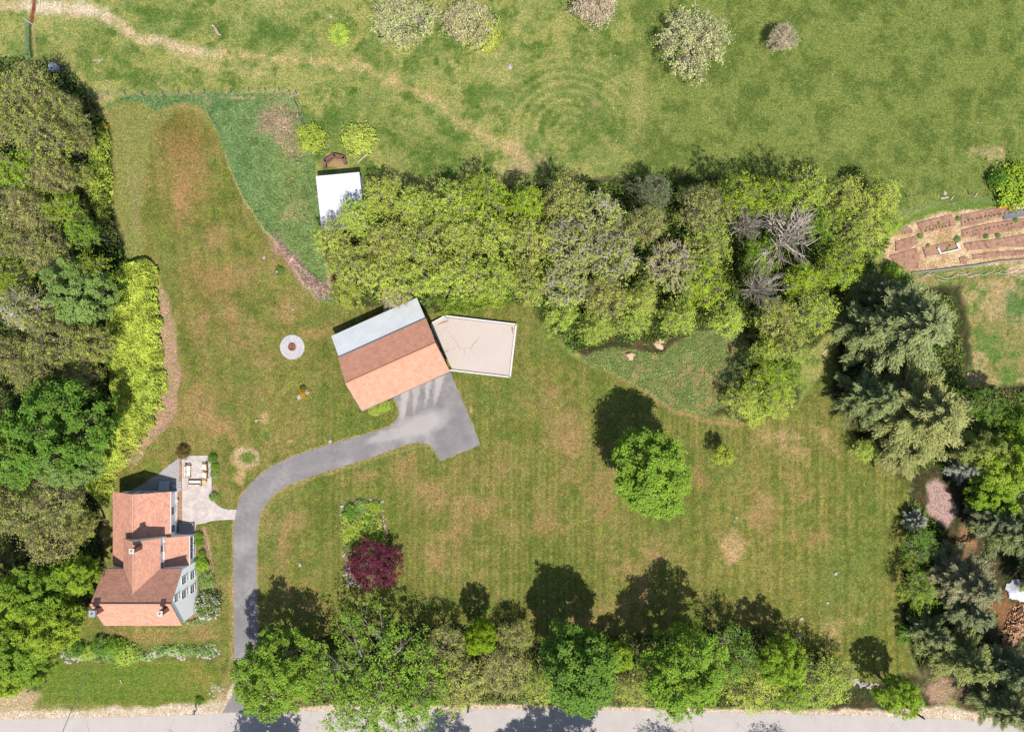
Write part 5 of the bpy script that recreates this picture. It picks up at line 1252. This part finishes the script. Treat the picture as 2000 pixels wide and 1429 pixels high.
# ---------------------------------------------------------------- stones
STONE = speckle("pale_stone", A(186, 172, 162), A(228, 216, 206), 3.5, bmp=.5, contrast=.22); STONEG = speckle("grey_stone", A(165, 155, 152), A(205, 196, 190), 3.5, bmp=.5)
def rock_into(mb, rng, c, r, fl=.55):
    # lumpy low ball
    n, m = 9, 5; ph = rng.rand(6) * 6
    f = lambda th, z: 1 + .16 * math.sin(2 * th + ph[0]) + .12 * math.sin(3 * th + ph[1] + z * 2) + .07 * math.sin(5 * th + ph[2])
    ang = rng.rand() * 6; el = rng.uniform(.65, 1)
    R_ = []
    for j in range(m + 1):
        z = j / m; rr = math.sqrt(max(0, 1 - (z * .98) ** 2.2)); ring = []
        for k in range(n):
            th = 2 * math.pi * k / n; x_ = math.cos(th) * rr * f(th, z); y_ = math.sin(th) * rr * f(th, z) * el
            ring.append((c[0] + r * (x_ * math.cos(ang) - y_ * math.sin(ang)), c[1] + r * (x_ * math.sin(ang) + y_ * math.cos(ang)), c[2] - .03 + r * fl * 1.3 * z))
        R_.append(ring)
    for j in range(m):
        for k in range(n): mb.poly([R_[j][k], R_[j][(k + 1) % n], R_[j + 1][(k + 1) % n], R_[j + 1][k]])
    mb.poly(R_[-1])
rg = np.random.RandomState(3); ROCKS = []
for v in range(5):
    mb = MB(); rock_into(mb, rg, (0, 0, 0), 1.0); o = mb.build("stone", STONE); ROCKS.append(o.data); bpy.data.objects.remove(o)
def stone(px, py, rpx, label, cat="stone", group=None, m=None):
    p = G(px, py); o = bpy.data.objects.new("stone", ROCKS[rnd.randrange(5)]); COL.objects.link(o)
    o.location = (p.x, p.y, 0); r = rpx * S; o.scale = (r, r * rnd.uniform(.75, 1.1), r); o.rotation_euler = (0, 0, rnd.uniform(0, 6)); tag(o, label, cat, group); return o
for (px, py, r, lab) in [(646,33,4,"white boulder above the small round shrub"),(846,40,3.5,"white boulder between the two left orchard trees"),(996,131,6,"large pinkish boulder in the open meadow"),
    (581,184,3.5,"white boulder at the fence corner"),(586,1102,5,"round white boulder on the lawn right of the driveway"),(668,988,5.5,"long white boulder at the garden island's upper left"),
    (694,991,4,"flat pale boulder inside the island's top"),(707,989,4,"pale boulder beside the grey blue shrub"),(699,979,4,"slanted white boulder on the island's upper rim"),(724,975,4,"white boulder at the island's upper rim, right one"),
    (745,980,3.5,"upright edge stone at the island's upper right corner"),(672,1083,5,"oval white boulder on the island's left rim"),(679,1116,5,"pale boulder low on the island's left rim"),(682,1136,5.5,"pale boulder at the island's lower left corner"),
    (744,1137,4,"white boulder under the dark red maple"),(1565,1207,5,"pale boulder at the lawn's lower right, beside a shadow"),(1561,1240,6,"grey boulder in the road row's shade"),(1632,1119,5,"flat white boulder on the right lawn, upper one"),
    (1616,1176,4.5,"flat white boulder on the right lawn, lower one"),(516,503,4,"pale stone set in the left lawn"),(572,604,3,"small pale stone in the lawn above the fire pit"),(645,861,5,"pinkish flat stone beside the driveway's upper edge"),
    (1845,377,5,"round white boulder at the fence above the vegetable plot"),(1615,1217,2.5,"little white stone below the two flat boulders"),(1438,1010,3,"small white stone on the lawn, upper of a leaning pair"),(1434,1017,2.5,"small white stone on the lawn, lower of a leaning pair"),
    (500,822,3,"pale stone by the end of the short plank"),(390,905,0,"")]:
    if r: stone(px, py, r, lab)
for (px, py) in [(93,48),(66,51),(193,139),(186,133),(197,155),(207,157),(187,160),(330,121),(318,151),(468,78),(245,72),(573,53),(579,6),(553,21),(723,190),(833,192),(843,198),(857,218),(902,236),(890,253),(839,295),(960,272),(971,278),(981,273),(992,281),(741,273),(784,258),(929,306),
                 (1010,284),(1153,98),(1201,109),(1285,182),(1735,18),(1796,144),(1820,222),(1932,199),(1909,240),(1918,240),(1626,146),(1960,312),(706,140),(709,137),(645,132),(1203,275),(430,120)]:
    stone(px, py, rnd.uniform(1.1, 2.0), ("small white stone in the grass between the left wood and the dirt track" if px < 340 else "small white stone near the top centre of the meadow" if py < 150 and px < 1000 else "small white stone in the meadow above the middle wood's left half" if px < 1060 else "small white stone in the darker right hand pasture"), "stone", "small white stones scattered over the meadow")
# rubble banks
def rubble(name, items, label, cat="rubble"):
    mb = MB(); rr = np.random.RandomState(len(items) + 5)
    for (px, py, r) in items: p = G(px, py); rock_into(mb, rr, (p.x, p.y, 0), r * S)
    o = mb.build(name, STONE); tag(o, label, cat); return o
r2 = np.random.RandomState(9)
def along(P, n, spread, lo, hi):
    out = []; P = np.array(P, float); seg = np.hypot(*(np.diff(P, axis=0).T)); cs = np.concatenate([[0], np.cumsum(seg)])
    for i in range(n):
        t = cs[-1] * r2.rand(); x = np.interp(t, cs, P[:, 0]); y = np.interp(t, cs, P[:, 1]); out.append((x + r2.normal() * spread, y + r2.normal() * spread, r2.uniform(lo, hi)))
    return out
rubble("rubble_bank", along([(122,1280),(135,1288),(158,1286)], 26, 4, 1.6, 4.2), "heap of pale rubble stones at the front bank's left end")
rubble("rubble_bank", along([(285,1285),(310,1273),(335,1272),(355,1280),(370,1282)], 70, 3.6, 1.4, 4.2), "long heap of pale rubble stones below the house front")
rubble("rubble_bank", along([(385,1280),(405,1279),(422,1277),(424,1268),(403,1265)], 36, 2.6, 1.4, 3.6), "ring of pale rubble stones at the front bank's right end")
rubble("rubble_bank", along([(1662,1328),(1680,1335),(1710,1338)], 40, 3.4, 1.6, 3.8), "dark low stone pile at the right end of the road row")
rubble("rubble_bank", along([(676,1105),(682,1130),(700,1138)], 34, 5, 1.2, 3.0), "pinkish pebbly stones at the garden island's lower left")
rubble("rubble_bank", along([(422,1345),(412,1352),(432,1338)], 14, 5, 1.2, 3.0), "loose pale stones at the mouth of the driveway")
rubble("rubble_edging", along([(664,985),(668,1040),(672,1085)], 16, 1.2, 1, 2), "thin line of stones on the garden island's left rim", "edging")
rubble("rubble_edging", along([(747,978),(750,1010),(752,1040)], 22, 1.2, 1, 2), "thin line of stones on the garden island's right rim", "edging")
rubble("rubble_edging", along([(412,1108),(418,1130),(424,1150)], 14, 1.5, .8, 1.8), "line of small stones bounding the bed east of the house", "edging")

# ---------------------------------------------------------------- fire pit, planter, bits on the lawn
fp = empty("fire_pit", (pc.x, pc.y, .08)); tag(fp, "round rusty metal fire pit ring at the centre of the gravel circle", "fire pit")
RUSTM = plain("rusty_steel", A(176, 104, 72), .8, s=8, amt=.3)
mb = MB(); mb.lathe([(.50, 0), (.50, .32), (.43, .32), (.43, .05), (.0, .05)], n=32); mb.build("ring", RUSTM, fp)
mb = MB()
for k in range(6): a = k * 1.05; mb.tube([(math.cos(a) * .3, math.sin(a) * .3, .1), (-math.cos(a + .5) * .2, -math.sin(a + .5) * .2, .2)], [.05, .05], 7)
mb.build("firewood", BARK, fp)
mb = MB(); mb.lathe([(.62, 0), (.62, .05), (.54, .05), (.54, 0)], n=32); mb.build("brick_rim", plain("pink_brick", A(214, 160, 136), .9), fp)
pl = empty("stone_planter", G(592, 768)); tag(pl, "stone ringed planter with yellow flowers and a pale slab on the lawn", "planter")
mb = MB(); rock_into(mb, rg, (.55, .1, 0), .42); rock_into(mb, rg, (.35, .5, 0), .35); rock_into(mb, rg, (-.1, .55, 0), .28); mb.build("stone_ring", STONEG, pl)
mb = MB(); mb.box((-.45, -.5, .08), (.75, .6, .14), .6); mb.build("slab", STONE, pl)
rr = np.random.RandomState(2); n = 260; Pp = rr.normal(size=(n, 3)) * [.32, .3, .08] + [.05, 0, .25]; V_, Q_ = quads_from(rr, Pp, norms(rr, n, 1), .14)
o = link("flowers", mesh_np("flowers", V_, Q_, [LEAF], {"tint": ('FACE', 'FLOAT', rr.rand(n)), "age": ('FACE', 'FLOAT', rr.rand(n))}), pl); o.color = A(215, 165, 50, 1.4)
# dark pot on the lawn
pt = empty("tree_stump", G(543, 531)); tag(pt, "small dark stump with a bright cut top on the left lawn", "stump")
mb = MB(); mb.lathe([(.34, 0), (.26, .2), (.24, .5), (0, .5)], n=14); mb.build("stump_body", plain("dark_wood", A(70, 60, 50), .9), pt); mb = MB(); mb.lathe([(.16, .51), (.15, .56), (0, .56)], (-.02, -.05, 0), 12); mb.build("cut_top", STONE, pt)
plant('shrub', 546, 527, 7, .6, MAPLE_D, "dark tuft of leaves around the small stump", "shrub", "shrub")
# bale, tyre, trough, planks in the meadow
t = empty("hay_bale", G(110, 136)); tag(t, "white wrapped round bale at the top edge of the left wood", "bale")
mb = MB(); mb.lathe([(0.0, .0), (.6, 0), (.66, .15), (.66, .95), (.58, 1.05), (0, 1.08)], n=24); mb.build("bale_wrap", speckle("bale_wrap", A(210, 210, 222), A(245, 244, 250), 2.5, bmp=.5), t, smooth=True)
t = empty("tyre", G(122, 134)); tag(t, "dark rubber tyre lying against the white bale", "tyre"); mb = MB()
mb.lathe([(.2, .1), (.22, .22), (.33, .26), (.44, .2), (.44, .06), (.33, 0), (.22, .04), (.2, .1)], n=24); mb.build("rubber", plain("rubber", A(110, 100, 96), .8), t, smooth=True)
tg = empty("fallen_trunk", G(424, 62), math.radians(-62)); tag(tg, "weathered grey log section lying in the upper left meadow", "log")
mb = MB(); mb.tube([(-.75, 0, .25), (-.3, .02, .28), (.3, 0, .26), (.7, .05, .22)], [.16, .24, .25, .2], 10); mb.build("log_body", BARK_GREY, tg); mb = MB(); mb.tube([(.6, .05, .2), (.85, .3, .3)], [.12, .06], 7); mb.tube([(-.7, 0, .3), (-.95, -.15, .4)], [.13, .08], 7); mb.build("branch_stub", BARK_PALE, tg)
def plank(px0, py0, px1, py1, w, label, m, z=.12, name="plank", cat="plank", h=.08, g=None):
    p, q = G(px0, py0), G(px1, py1); d = q - p; mb = MB(); mb.box(((p.x + q.x) / 2, (p.y + q.y) / 2, z), (d.length, w, h), math.atan2(d.y, d.x)); o = mb.build(name, m); tag(o, label, cat, g); return o
PALEW = plain("weathered_wood", A(224, 206, 186), .9)
plank(48, 37, 64, 48, .16, "grey plank lying across the brown rut at the top left", METALG)
plank(699, 318, 718, 301, .16, "pale pole lying right of the brick enclosure", PALEW)
plank(182, 119, 202, 118, .1, "thin pale stick above the scattered stones by the left wood", PALEW); plank(190, 125, 202, 116, .08, "short pale stick crossing another in the meadow", PALEW)
plank(500, 820, 515, 820, .1, "short pale plank on the lawn left of the barn", PALEW); plank(566, 190, 580, 186, .12, "pale fallen rail at the fence corner", PALEW)
plank(1836, 388, 1851, 386, .2, "pale log by the white boulder above the vegetable plot", PALEW); plank(1856, 391, 1862, 383, .12, "slanted pale post near the boulder above the plot", PALEW)
plank(1902, 386, 1908, 377, .12, "slanted thin post at the fence above the vegetable plot", PALEW); plank(1574, 693, 1582, 684, .12, "pale fallen branch in the leaves of the lower clump", PALEW, z=6)
plank(265, 1326, 237, 1338, 0.0001, "", PALEW) if False else None
plank(236, 1326, 239, 1334, .12, "pale stick standing in a bare spot of the front lawn", PALEW)
# fence
FENCE = [(181,188),(213,186),(246,186),(281,189),(319,187),(350,186),(375,184),(402,183),(452,183),(487,180),(521,180),(547,180),(566,182),(581,186),(576,199),(580,205),(583,213),(587,230),(592,243)]
POSTM = plain("fence_post_wood", A(190, 180, 165), .9)
fe = None
for i, (px, py) in enumerate(FENCE):
    mb = MB() if i == 0 else None
    if i == 0:
        mb.tube([(0, 0, -.1), (.02, .02, 1.25)], [.07, .06], 8); p0 = mb.build("fence_post", POSTM); pdat = p0.data; o = p0
    else: o = bpy.data.objects.new("fence_post", pdat); COL.objects.link(o)
    g = G(px, py); o.location = (g.x, g.y, 0); o.rotation_euler = (rnd.uniform(-.12, .12), rnd.uniform(-.12, .12), rnd.uniform(0, 6))
    tag(o, "grey wooden post in the fence's top line above the lawn's left half" if px < 410 else ("grey wooden post in the fence's top line above the long grass" if i < 14 else "grey wooden post in the fence's short right side running downwards"), "post", "posts of the meadow fence")
mb = MB()
for h in (.4, .8, 1.1): mb.tube([G(x, y, h) for x, y in FENCE], [.006] * len(FENCE), 4, cap=False)
tag(mb.build("fence_wire", METALG), "thin wires strung between the meadow fence posts", "wire")
for (px, py) in [(1690,392),(1722,389),(1748,388),(1770,386),(1892,380),(1935,372)]:
    o = bpy.data.objects.new("fence_post", pdat); COL.objects.link(o); g = G(px, py); o.location = (g.x, g.y, 0); tag(o, "short wooden post in the overgrown fence above the vegetable plot", "post", "posts above the vegetable plot")

# ---------------------------------------------------------------- vegetable plot
SOIL = speckle("garden_soil", A(142, 98, 82), A(208, 160, 134), 2.4, bmp=1.0, bs=3.5, contrast=.12, c3=A(196, 150, 118), s2=.8)
BEDS = [([(1758,449),(1773,443),(1781,448),(1782,455),(1762,458)],"small soil bed at the plot's upper left corner"),
        ([(1789,436),(1812,430),(1860,419),(1867,440),(1840,447),(1800,456)],"wide soil bed holding one single green plant"),
        ([(1875,421),(1935,408),(1984,404),(1990,413),(1955,424),(1900,440),(1876,443)],"long soil bed below the orange flowers"),
        ([(1877,450),(1920,439),(1985,429),(2040,424),(2040,440),(1988,447),(1940,457),(1878,464)],"long soil bed right of the plot's middle"),
        ([(1748,472),(1788,462),(1795,473),(1775,487),(1748,491)],"soil bed on the plot's left side, middle one"),
        ([(1736,499),(1790,484),(1797,502),(1793,524),(1765,530),(1750,520)],"large dark soil bed at the plot's lower left"),
        ([(1800,484),(1865,471),(1869,485),(1835,496),(1806,502)],"soil bed inside the white three sided frame"),
        ([(1880,476),(1960,465),(1990,459),(2040,452),(2040,476),(1992,483),(1960,481),(1920,487),(1888,489)],"soil bed behind the lower stone edging"),
        ([(1897,498),(1945,492),(1990,489),(2030,488),(2030,496),(1950,501),(1900,507)],"narrow dark soil strip low in the plot"),
        ([(1872,504),(1884,500),(1892,506),(1886,516),(1876,514)],"small round dark compost heap in the straw")]
for P, lab in BEDS:
    mb = MB(); pts = [G(x, y) for x, y in P]
    if sum((pts[i - 1].x * pts[i].y - pts[i].x * pts[i - 1].y) for i in range(len(pts))) < 0: pts = pts[::-1]
    c = sum(pts, Vector()) / len(pts); n_ = len(pts)
    for i in range(n_):
        a, b_ = pts[i], pts[(i + 1) % n_]; a2 = c + (a - c) * .96; b2 = c + (b_ - c) * .96
        mb.poly([(a.x, a.y, 0), (b_.x, b_.y, 0), (b2.x, b2.y, .16), (a2.x, a2.y, .16)])
    mb.poly([(p.x, p.y, .16) for p in [c + (q - c) * .96 for q in pts]])
    tag(mb.build("soil_bed", SOIL), lab, "garden bed", "soil beds of the vegetable plot")
def edging(P, lab, n):
    tag(rubble("stone_edging", along(P, n, .35, .7, 1.5), lab, "edging"), lab, "edging")
edging([(1793,433),(1815,427),(1860,418)], "white stone row along the bed with the single plant", 55); edging([(1875,419),(1935,408),(1982,404)], "white stone row below the orange flowers", 75)
edging([(1881,474),(1900,469),(1925,466)], "white stone row at the middle of the plot", 40); edging([(1955,463),(1990,458)], "short white stone row near the right frame edge", 30); edging([(1759,446),(1775,442)], "tiny stone row at the plot's upper left corner", 16)
fr = empty("raised_bed_frame", G(1850, 487)); tag(fr, "white three sided board frame standing in the vegetable plot", "frame")
WB = plain("white_board", A(252, 248, 246, 1.7), .5, amt=.03)
for a, b_, w, nm in (((1829,485),(1834,495),.22,"end_board"),((1833,496),(1871,487),.14,"front_board"),((1866,476),(1872,487),.3,"end_board")):
    p, q = G(*a), G(*b_); d = q - p; c = (p + q) / 2; mb = MB(); mb.box((c.x - fr.location.x, c.y - fr.location.y, .25), (d.length, w, .4), math.atan2(d.y, d.x)); mb.build(nm, WB, fr)
mb = MB(); P = [(1958,421),(1985,411),(2010,408),(2010,420),(1985,425),(1960,430)]; mb.poly([G(x, y, .19 + .03 * (i % 2)) for i, (x, y) in enumerate(P)][::-1]); mb.poly([G(x, y, .17) for x, y in P])
tag(mb.build("ground_sheet", plain("grey_fabric", A(128, 128, 142), .7)), "grey fabric sheet covering a bed at the right frame edge", "sheet")
scatter("orange_flowers", [[(1945,404),(1962,400),(1978,401),(1974,405),(1950,407)]], 5, lambda x, y, d, r: r.uniform(.1, .35, len(x)), .14, 1, .9, A(240, 180, 40, 1.4), "orange flowers in a row above the vegetable plot", "flowers", 91)
k = 0
for (px, py, r, lab) in [(1834,436,3.5,"single green plant in the wide soil bed"),(1873,427,5,"green plant between the two upper stone rows"),(1798,461,6,"grey green herb at the straw crossing"),(1871,467,6,"bright blue green plant at the corner of the white frame"),
                         (1927,462,5,"green herb on the lower stone row, left one"),(1950,460,5,"green herb on the lower stone row, right one"),(1856,480,3,"small yellow seedling in the white frame, upper one"),(1851,486,3,"small yellow seedling in the white frame, lower one"),(1814,480,4,"grey herb left of the white frame"),(1985,430,5,"green plant under the grey sheet")]:
    plant('shrub', px, py, r, .45, BLUEG if r > 4 else YG, lab, "garden_plant", "plant")
for (x0_, y0_, x1_, y1_, nn, rl) in [(1880,434,1975,412,12,'lower row of the bed below the orange flowers'),(1885,429,1975,416,10,'upper row of the bed below the orange flowers'),(1885,455,1980,436,11,'long bed right of the plot middle'),(1806,445,1858,433,8,'upper row of the bed with the single plant'),(1805,450,1858,440,8,'lower row of the bed with the single plant')]:
    for i in range(nn):
        t_ = (i + .5) / nn; plant('shrub', x0_ + (x1_ - x0_) * t_ + rnd.uniform(-1, 1), y0_ + (y1_ - y0_) * t_ + rnd.uniform(-1, 1), rnd.uniform(1.2, 1.9), .3, MAPLE_D, "tiny dark seedling in the " + rl, "seedling", "plant", "seedlings in the soil beds", var=0)
rb = np.random.RandomState(4); mb = MB()
for i in range(22):
    x = 1795 + i * 10 + rb.uniform(-6, 6); y = 541 + (i - 11) * .1 + rb.uniform(-7, 7) - (x - 1795) * .04; a = rb.uniform(-.5, .3); L_ = rb.uniform(.8, 2.4)
    p = G(x, y); mb.tube([(p.x, p.y, .1), (p.x + L_ * .5 * math.cos(a), p.y + L_ * .5 * math.sin(a), .35), (p.x + L_ * math.cos(a + .3), p.y + L_ * math.sin(a + .3), .15)], [.05, .04, .015], 5)
tag(mb.build("brush_pile", BARK_PALE), "long row of pale dead branches lying below the vegetable plot", "branches")
mb = MB(); P = [(1780,533),(1830,528),(1900,519),(1950,510),(2010,506)]; mb.tube([G(x, y, .15) for x, y in P], [.12, .14, .14, .12, .12], 7); tag(mb.build("drain_pipe", plain("grey_pipe", A(150, 148, 142), .6)), "long grey pipe along the lower edge of the vegetable plot", "pipe")

# ---------------------------------------------------------------- woodpile and tarp, right edge
tp = empty("tarp_heap", G(1984, 1150)); tag(tp, "crumpled white tarp over a heap at the right frame edge", "tarp")
rt = np.random.RandomState(12); nx_, ny_ = 26, 22; xs = np.linspace(-1.7, 3.2, nx_); ys = np.linspace(-1.9, 1.5, ny_); X, Y = np.meshgrid(xs, ys)
Z = .9 * np.exp(-((X - .8) ** 2 / 3.5 + (Y) ** 2 / 1.6)) + .22 * (fbm(X * 40, Y * 40, 26, 8, 3) - .3) + .03
m_ = ((X + .1) / 1.9) ** 2 + (Y / 1.6) ** 2; Xs = X + .35 * Y
V_ = np.stack([Xs, Y, np.maximum(Z, .03)], -1).reshape(-1, 3); idx = np.arange(nx_ * ny_).reshape(ny_, nx_); q = np.stack([idx[:-1, :-1], idx[:-1, 1:], idx[1:, 1:], idx[1:, :-1]], -1).reshape(-1, 4)
cen = V_[q].mean(1); keep = ((cen[:, 0] - .8) / 2.3) ** 2 + (cen[:, 1] / 1.7) ** 2 < 1 + .15 * np.sin(np.arctan2(cen[:, 1], cen[:, 0]) * 5); 
link("tarp_sheet", mesh_np("tarp_sheet", V_, q[keep], [speckle("tarp_plastic", A(205, 210, 222), A(248, 250, 255), 1.2, rough=.4, bmp=.3, bs=3)]), tp)
wp = empty("firewood_pile", G(1975, 1218)); tag(wp, "loose heap of split orange brown firewood at the right frame edge", "firewood")
LOGM = [plain("split_wood", A(214, 150, 104), .9, s=3, amt=.3), plain("split_wood_dark", A(150, 98, 70), .9, s=3, amt=.3), plain("split_wood_pale", A(236, 200, 160), .9, s=3, amt=.2)]
mb = MB(); rw = np.random.RandomState(5)
for i in range(420):
    a = rw.rand() * 6.28; r = math.sqrt(rw.rand()); x = r * math.cos(a) * 2.1 + .5 * r * math.sin(a) + .8; y = r * math.sin(a) * 2.9 + .6 * x - .4; z = max(.08, 1.0 * (1 - r * r) - rw.rand() * .25)
    mb.box((x, y, z), (rw.uniform(.3, .5), rw.uniform(.09, .16), rw.uniform(.08, .14)), rw.uniform(0, 3.14), rw.uniform(-.4, .4), rw.uniform(-.4, .4), mi=rw.randint(3))
o = mb.build("split_logs", LOGM, wp); o["kind"] = "stuff"

# ---------------------------------------------------------------- poles, wire, mailbox
PW = plain("pole_wood", A(92, 70, 56), .9)
def pole(px, py, h, lab, tx=0, ty=0):
    p = G(px, py); t = empty("utility_pole", p); tag(t, lab, "pole"); mb = MB(); mb.tube([(0, 0, -.3), (tx * .5, ty * .5, h / 2), (tx, ty, h)], [.17, .15, .12], 10); mb.build("shaft", PW, t)
    mb = MB(); mb.tube([(tx - .1, ty + .05, h - .5), (tx + .12, ty + .32, h - .35)], [.05, .05], 6); mb.build("bracket", METALG, t); return t
pole(1739, 1357, 8.8, "dark leaning utility pole rising out of the small bright maple", .25, .6)
pole(919, 1348, 7.0, "thin dark utility pole standing in the low olive trees by the road")
pole(113.7, 1551, 8.5, "utility pole beyond the road that carries the house wire")
mb = MB(); p, q = I(208, 1221, 5.4), G(113.7, 1551, 8.4); mb.tube([p.lerp(q, t_) - Vector((0, 0, 1.0 * t_ * (1 - t_))) for t_ in [i / 10 for i in range(11)]], [.028] * 11, 5)
tag(mb.build("service_wire", plain("wire_grey", A(120, 125, 120), .7)), "twisted wire running from the house front over the lawn to the road", "wire")
mx = empty("mailbox", G(385, 1384)); tag(mx, "dark mailbox on a post at the sandy shoulder of the road", "mailbox")
mb = MB(); mb.box((0, 0, .5), (.1, .1, 1.05)); mb.build("post", PW, mx); mb = MB()
mb.tube([(0, -.3, 1.15), (0, .28, 1.15)], [.13, .13], 12); mb.box((0, 0, 1.08), (.25, .56, .14)); mb.build("box", plain("dark_blue_metal", A(80, 80, 104), .5), mx); mb = MB(); mb.box((.15, .1, 1.25), (.02, .12, .12)); mb.build("flag", plain("red_flag", A(180, 50, 40)), mx)
# sand patches (bare burrow mounds) on the ivy
for px, py, r, lab in ((1231,695,8,"smaller heap of bare orange sand on the ivy, left one"),(1287,671,11,"larger heap of bare orange sand on the ivy, right one")):
    p = G(px, py); mb = MB(); n_ = 22; 
    ring = [[(p.x + r * S * k * (1 + .18 * math.sin(3 * t_ + px) + .1 * math.sin(5 * t_)) * math.cos(t_), p.y + r * S * k * (1 + .18 * math.sin(3 * t_ + px) + .1 * math.sin(5 * t_)) * math.sin(t_), z) for t_ in [2 * math.pi * i / n_ for i in range(n_)]] for k, z in ((1, .1), (.85, .38), (.5, .48))]
    for j in range(2):
        for i in range(n_): mb.poly([ring[j][i], ring[j][(i + 1) % n_], ring[j + 1][(i + 1) % n_], ring[j + 1][i]])
    mb.poly(ring[2]); tag(mb.build("sand_heap", speckle("orange_sand", A(232, 188, 150), A(246, 210, 176), 5, bmp=.4), smooth=True), lab, "sand heap")
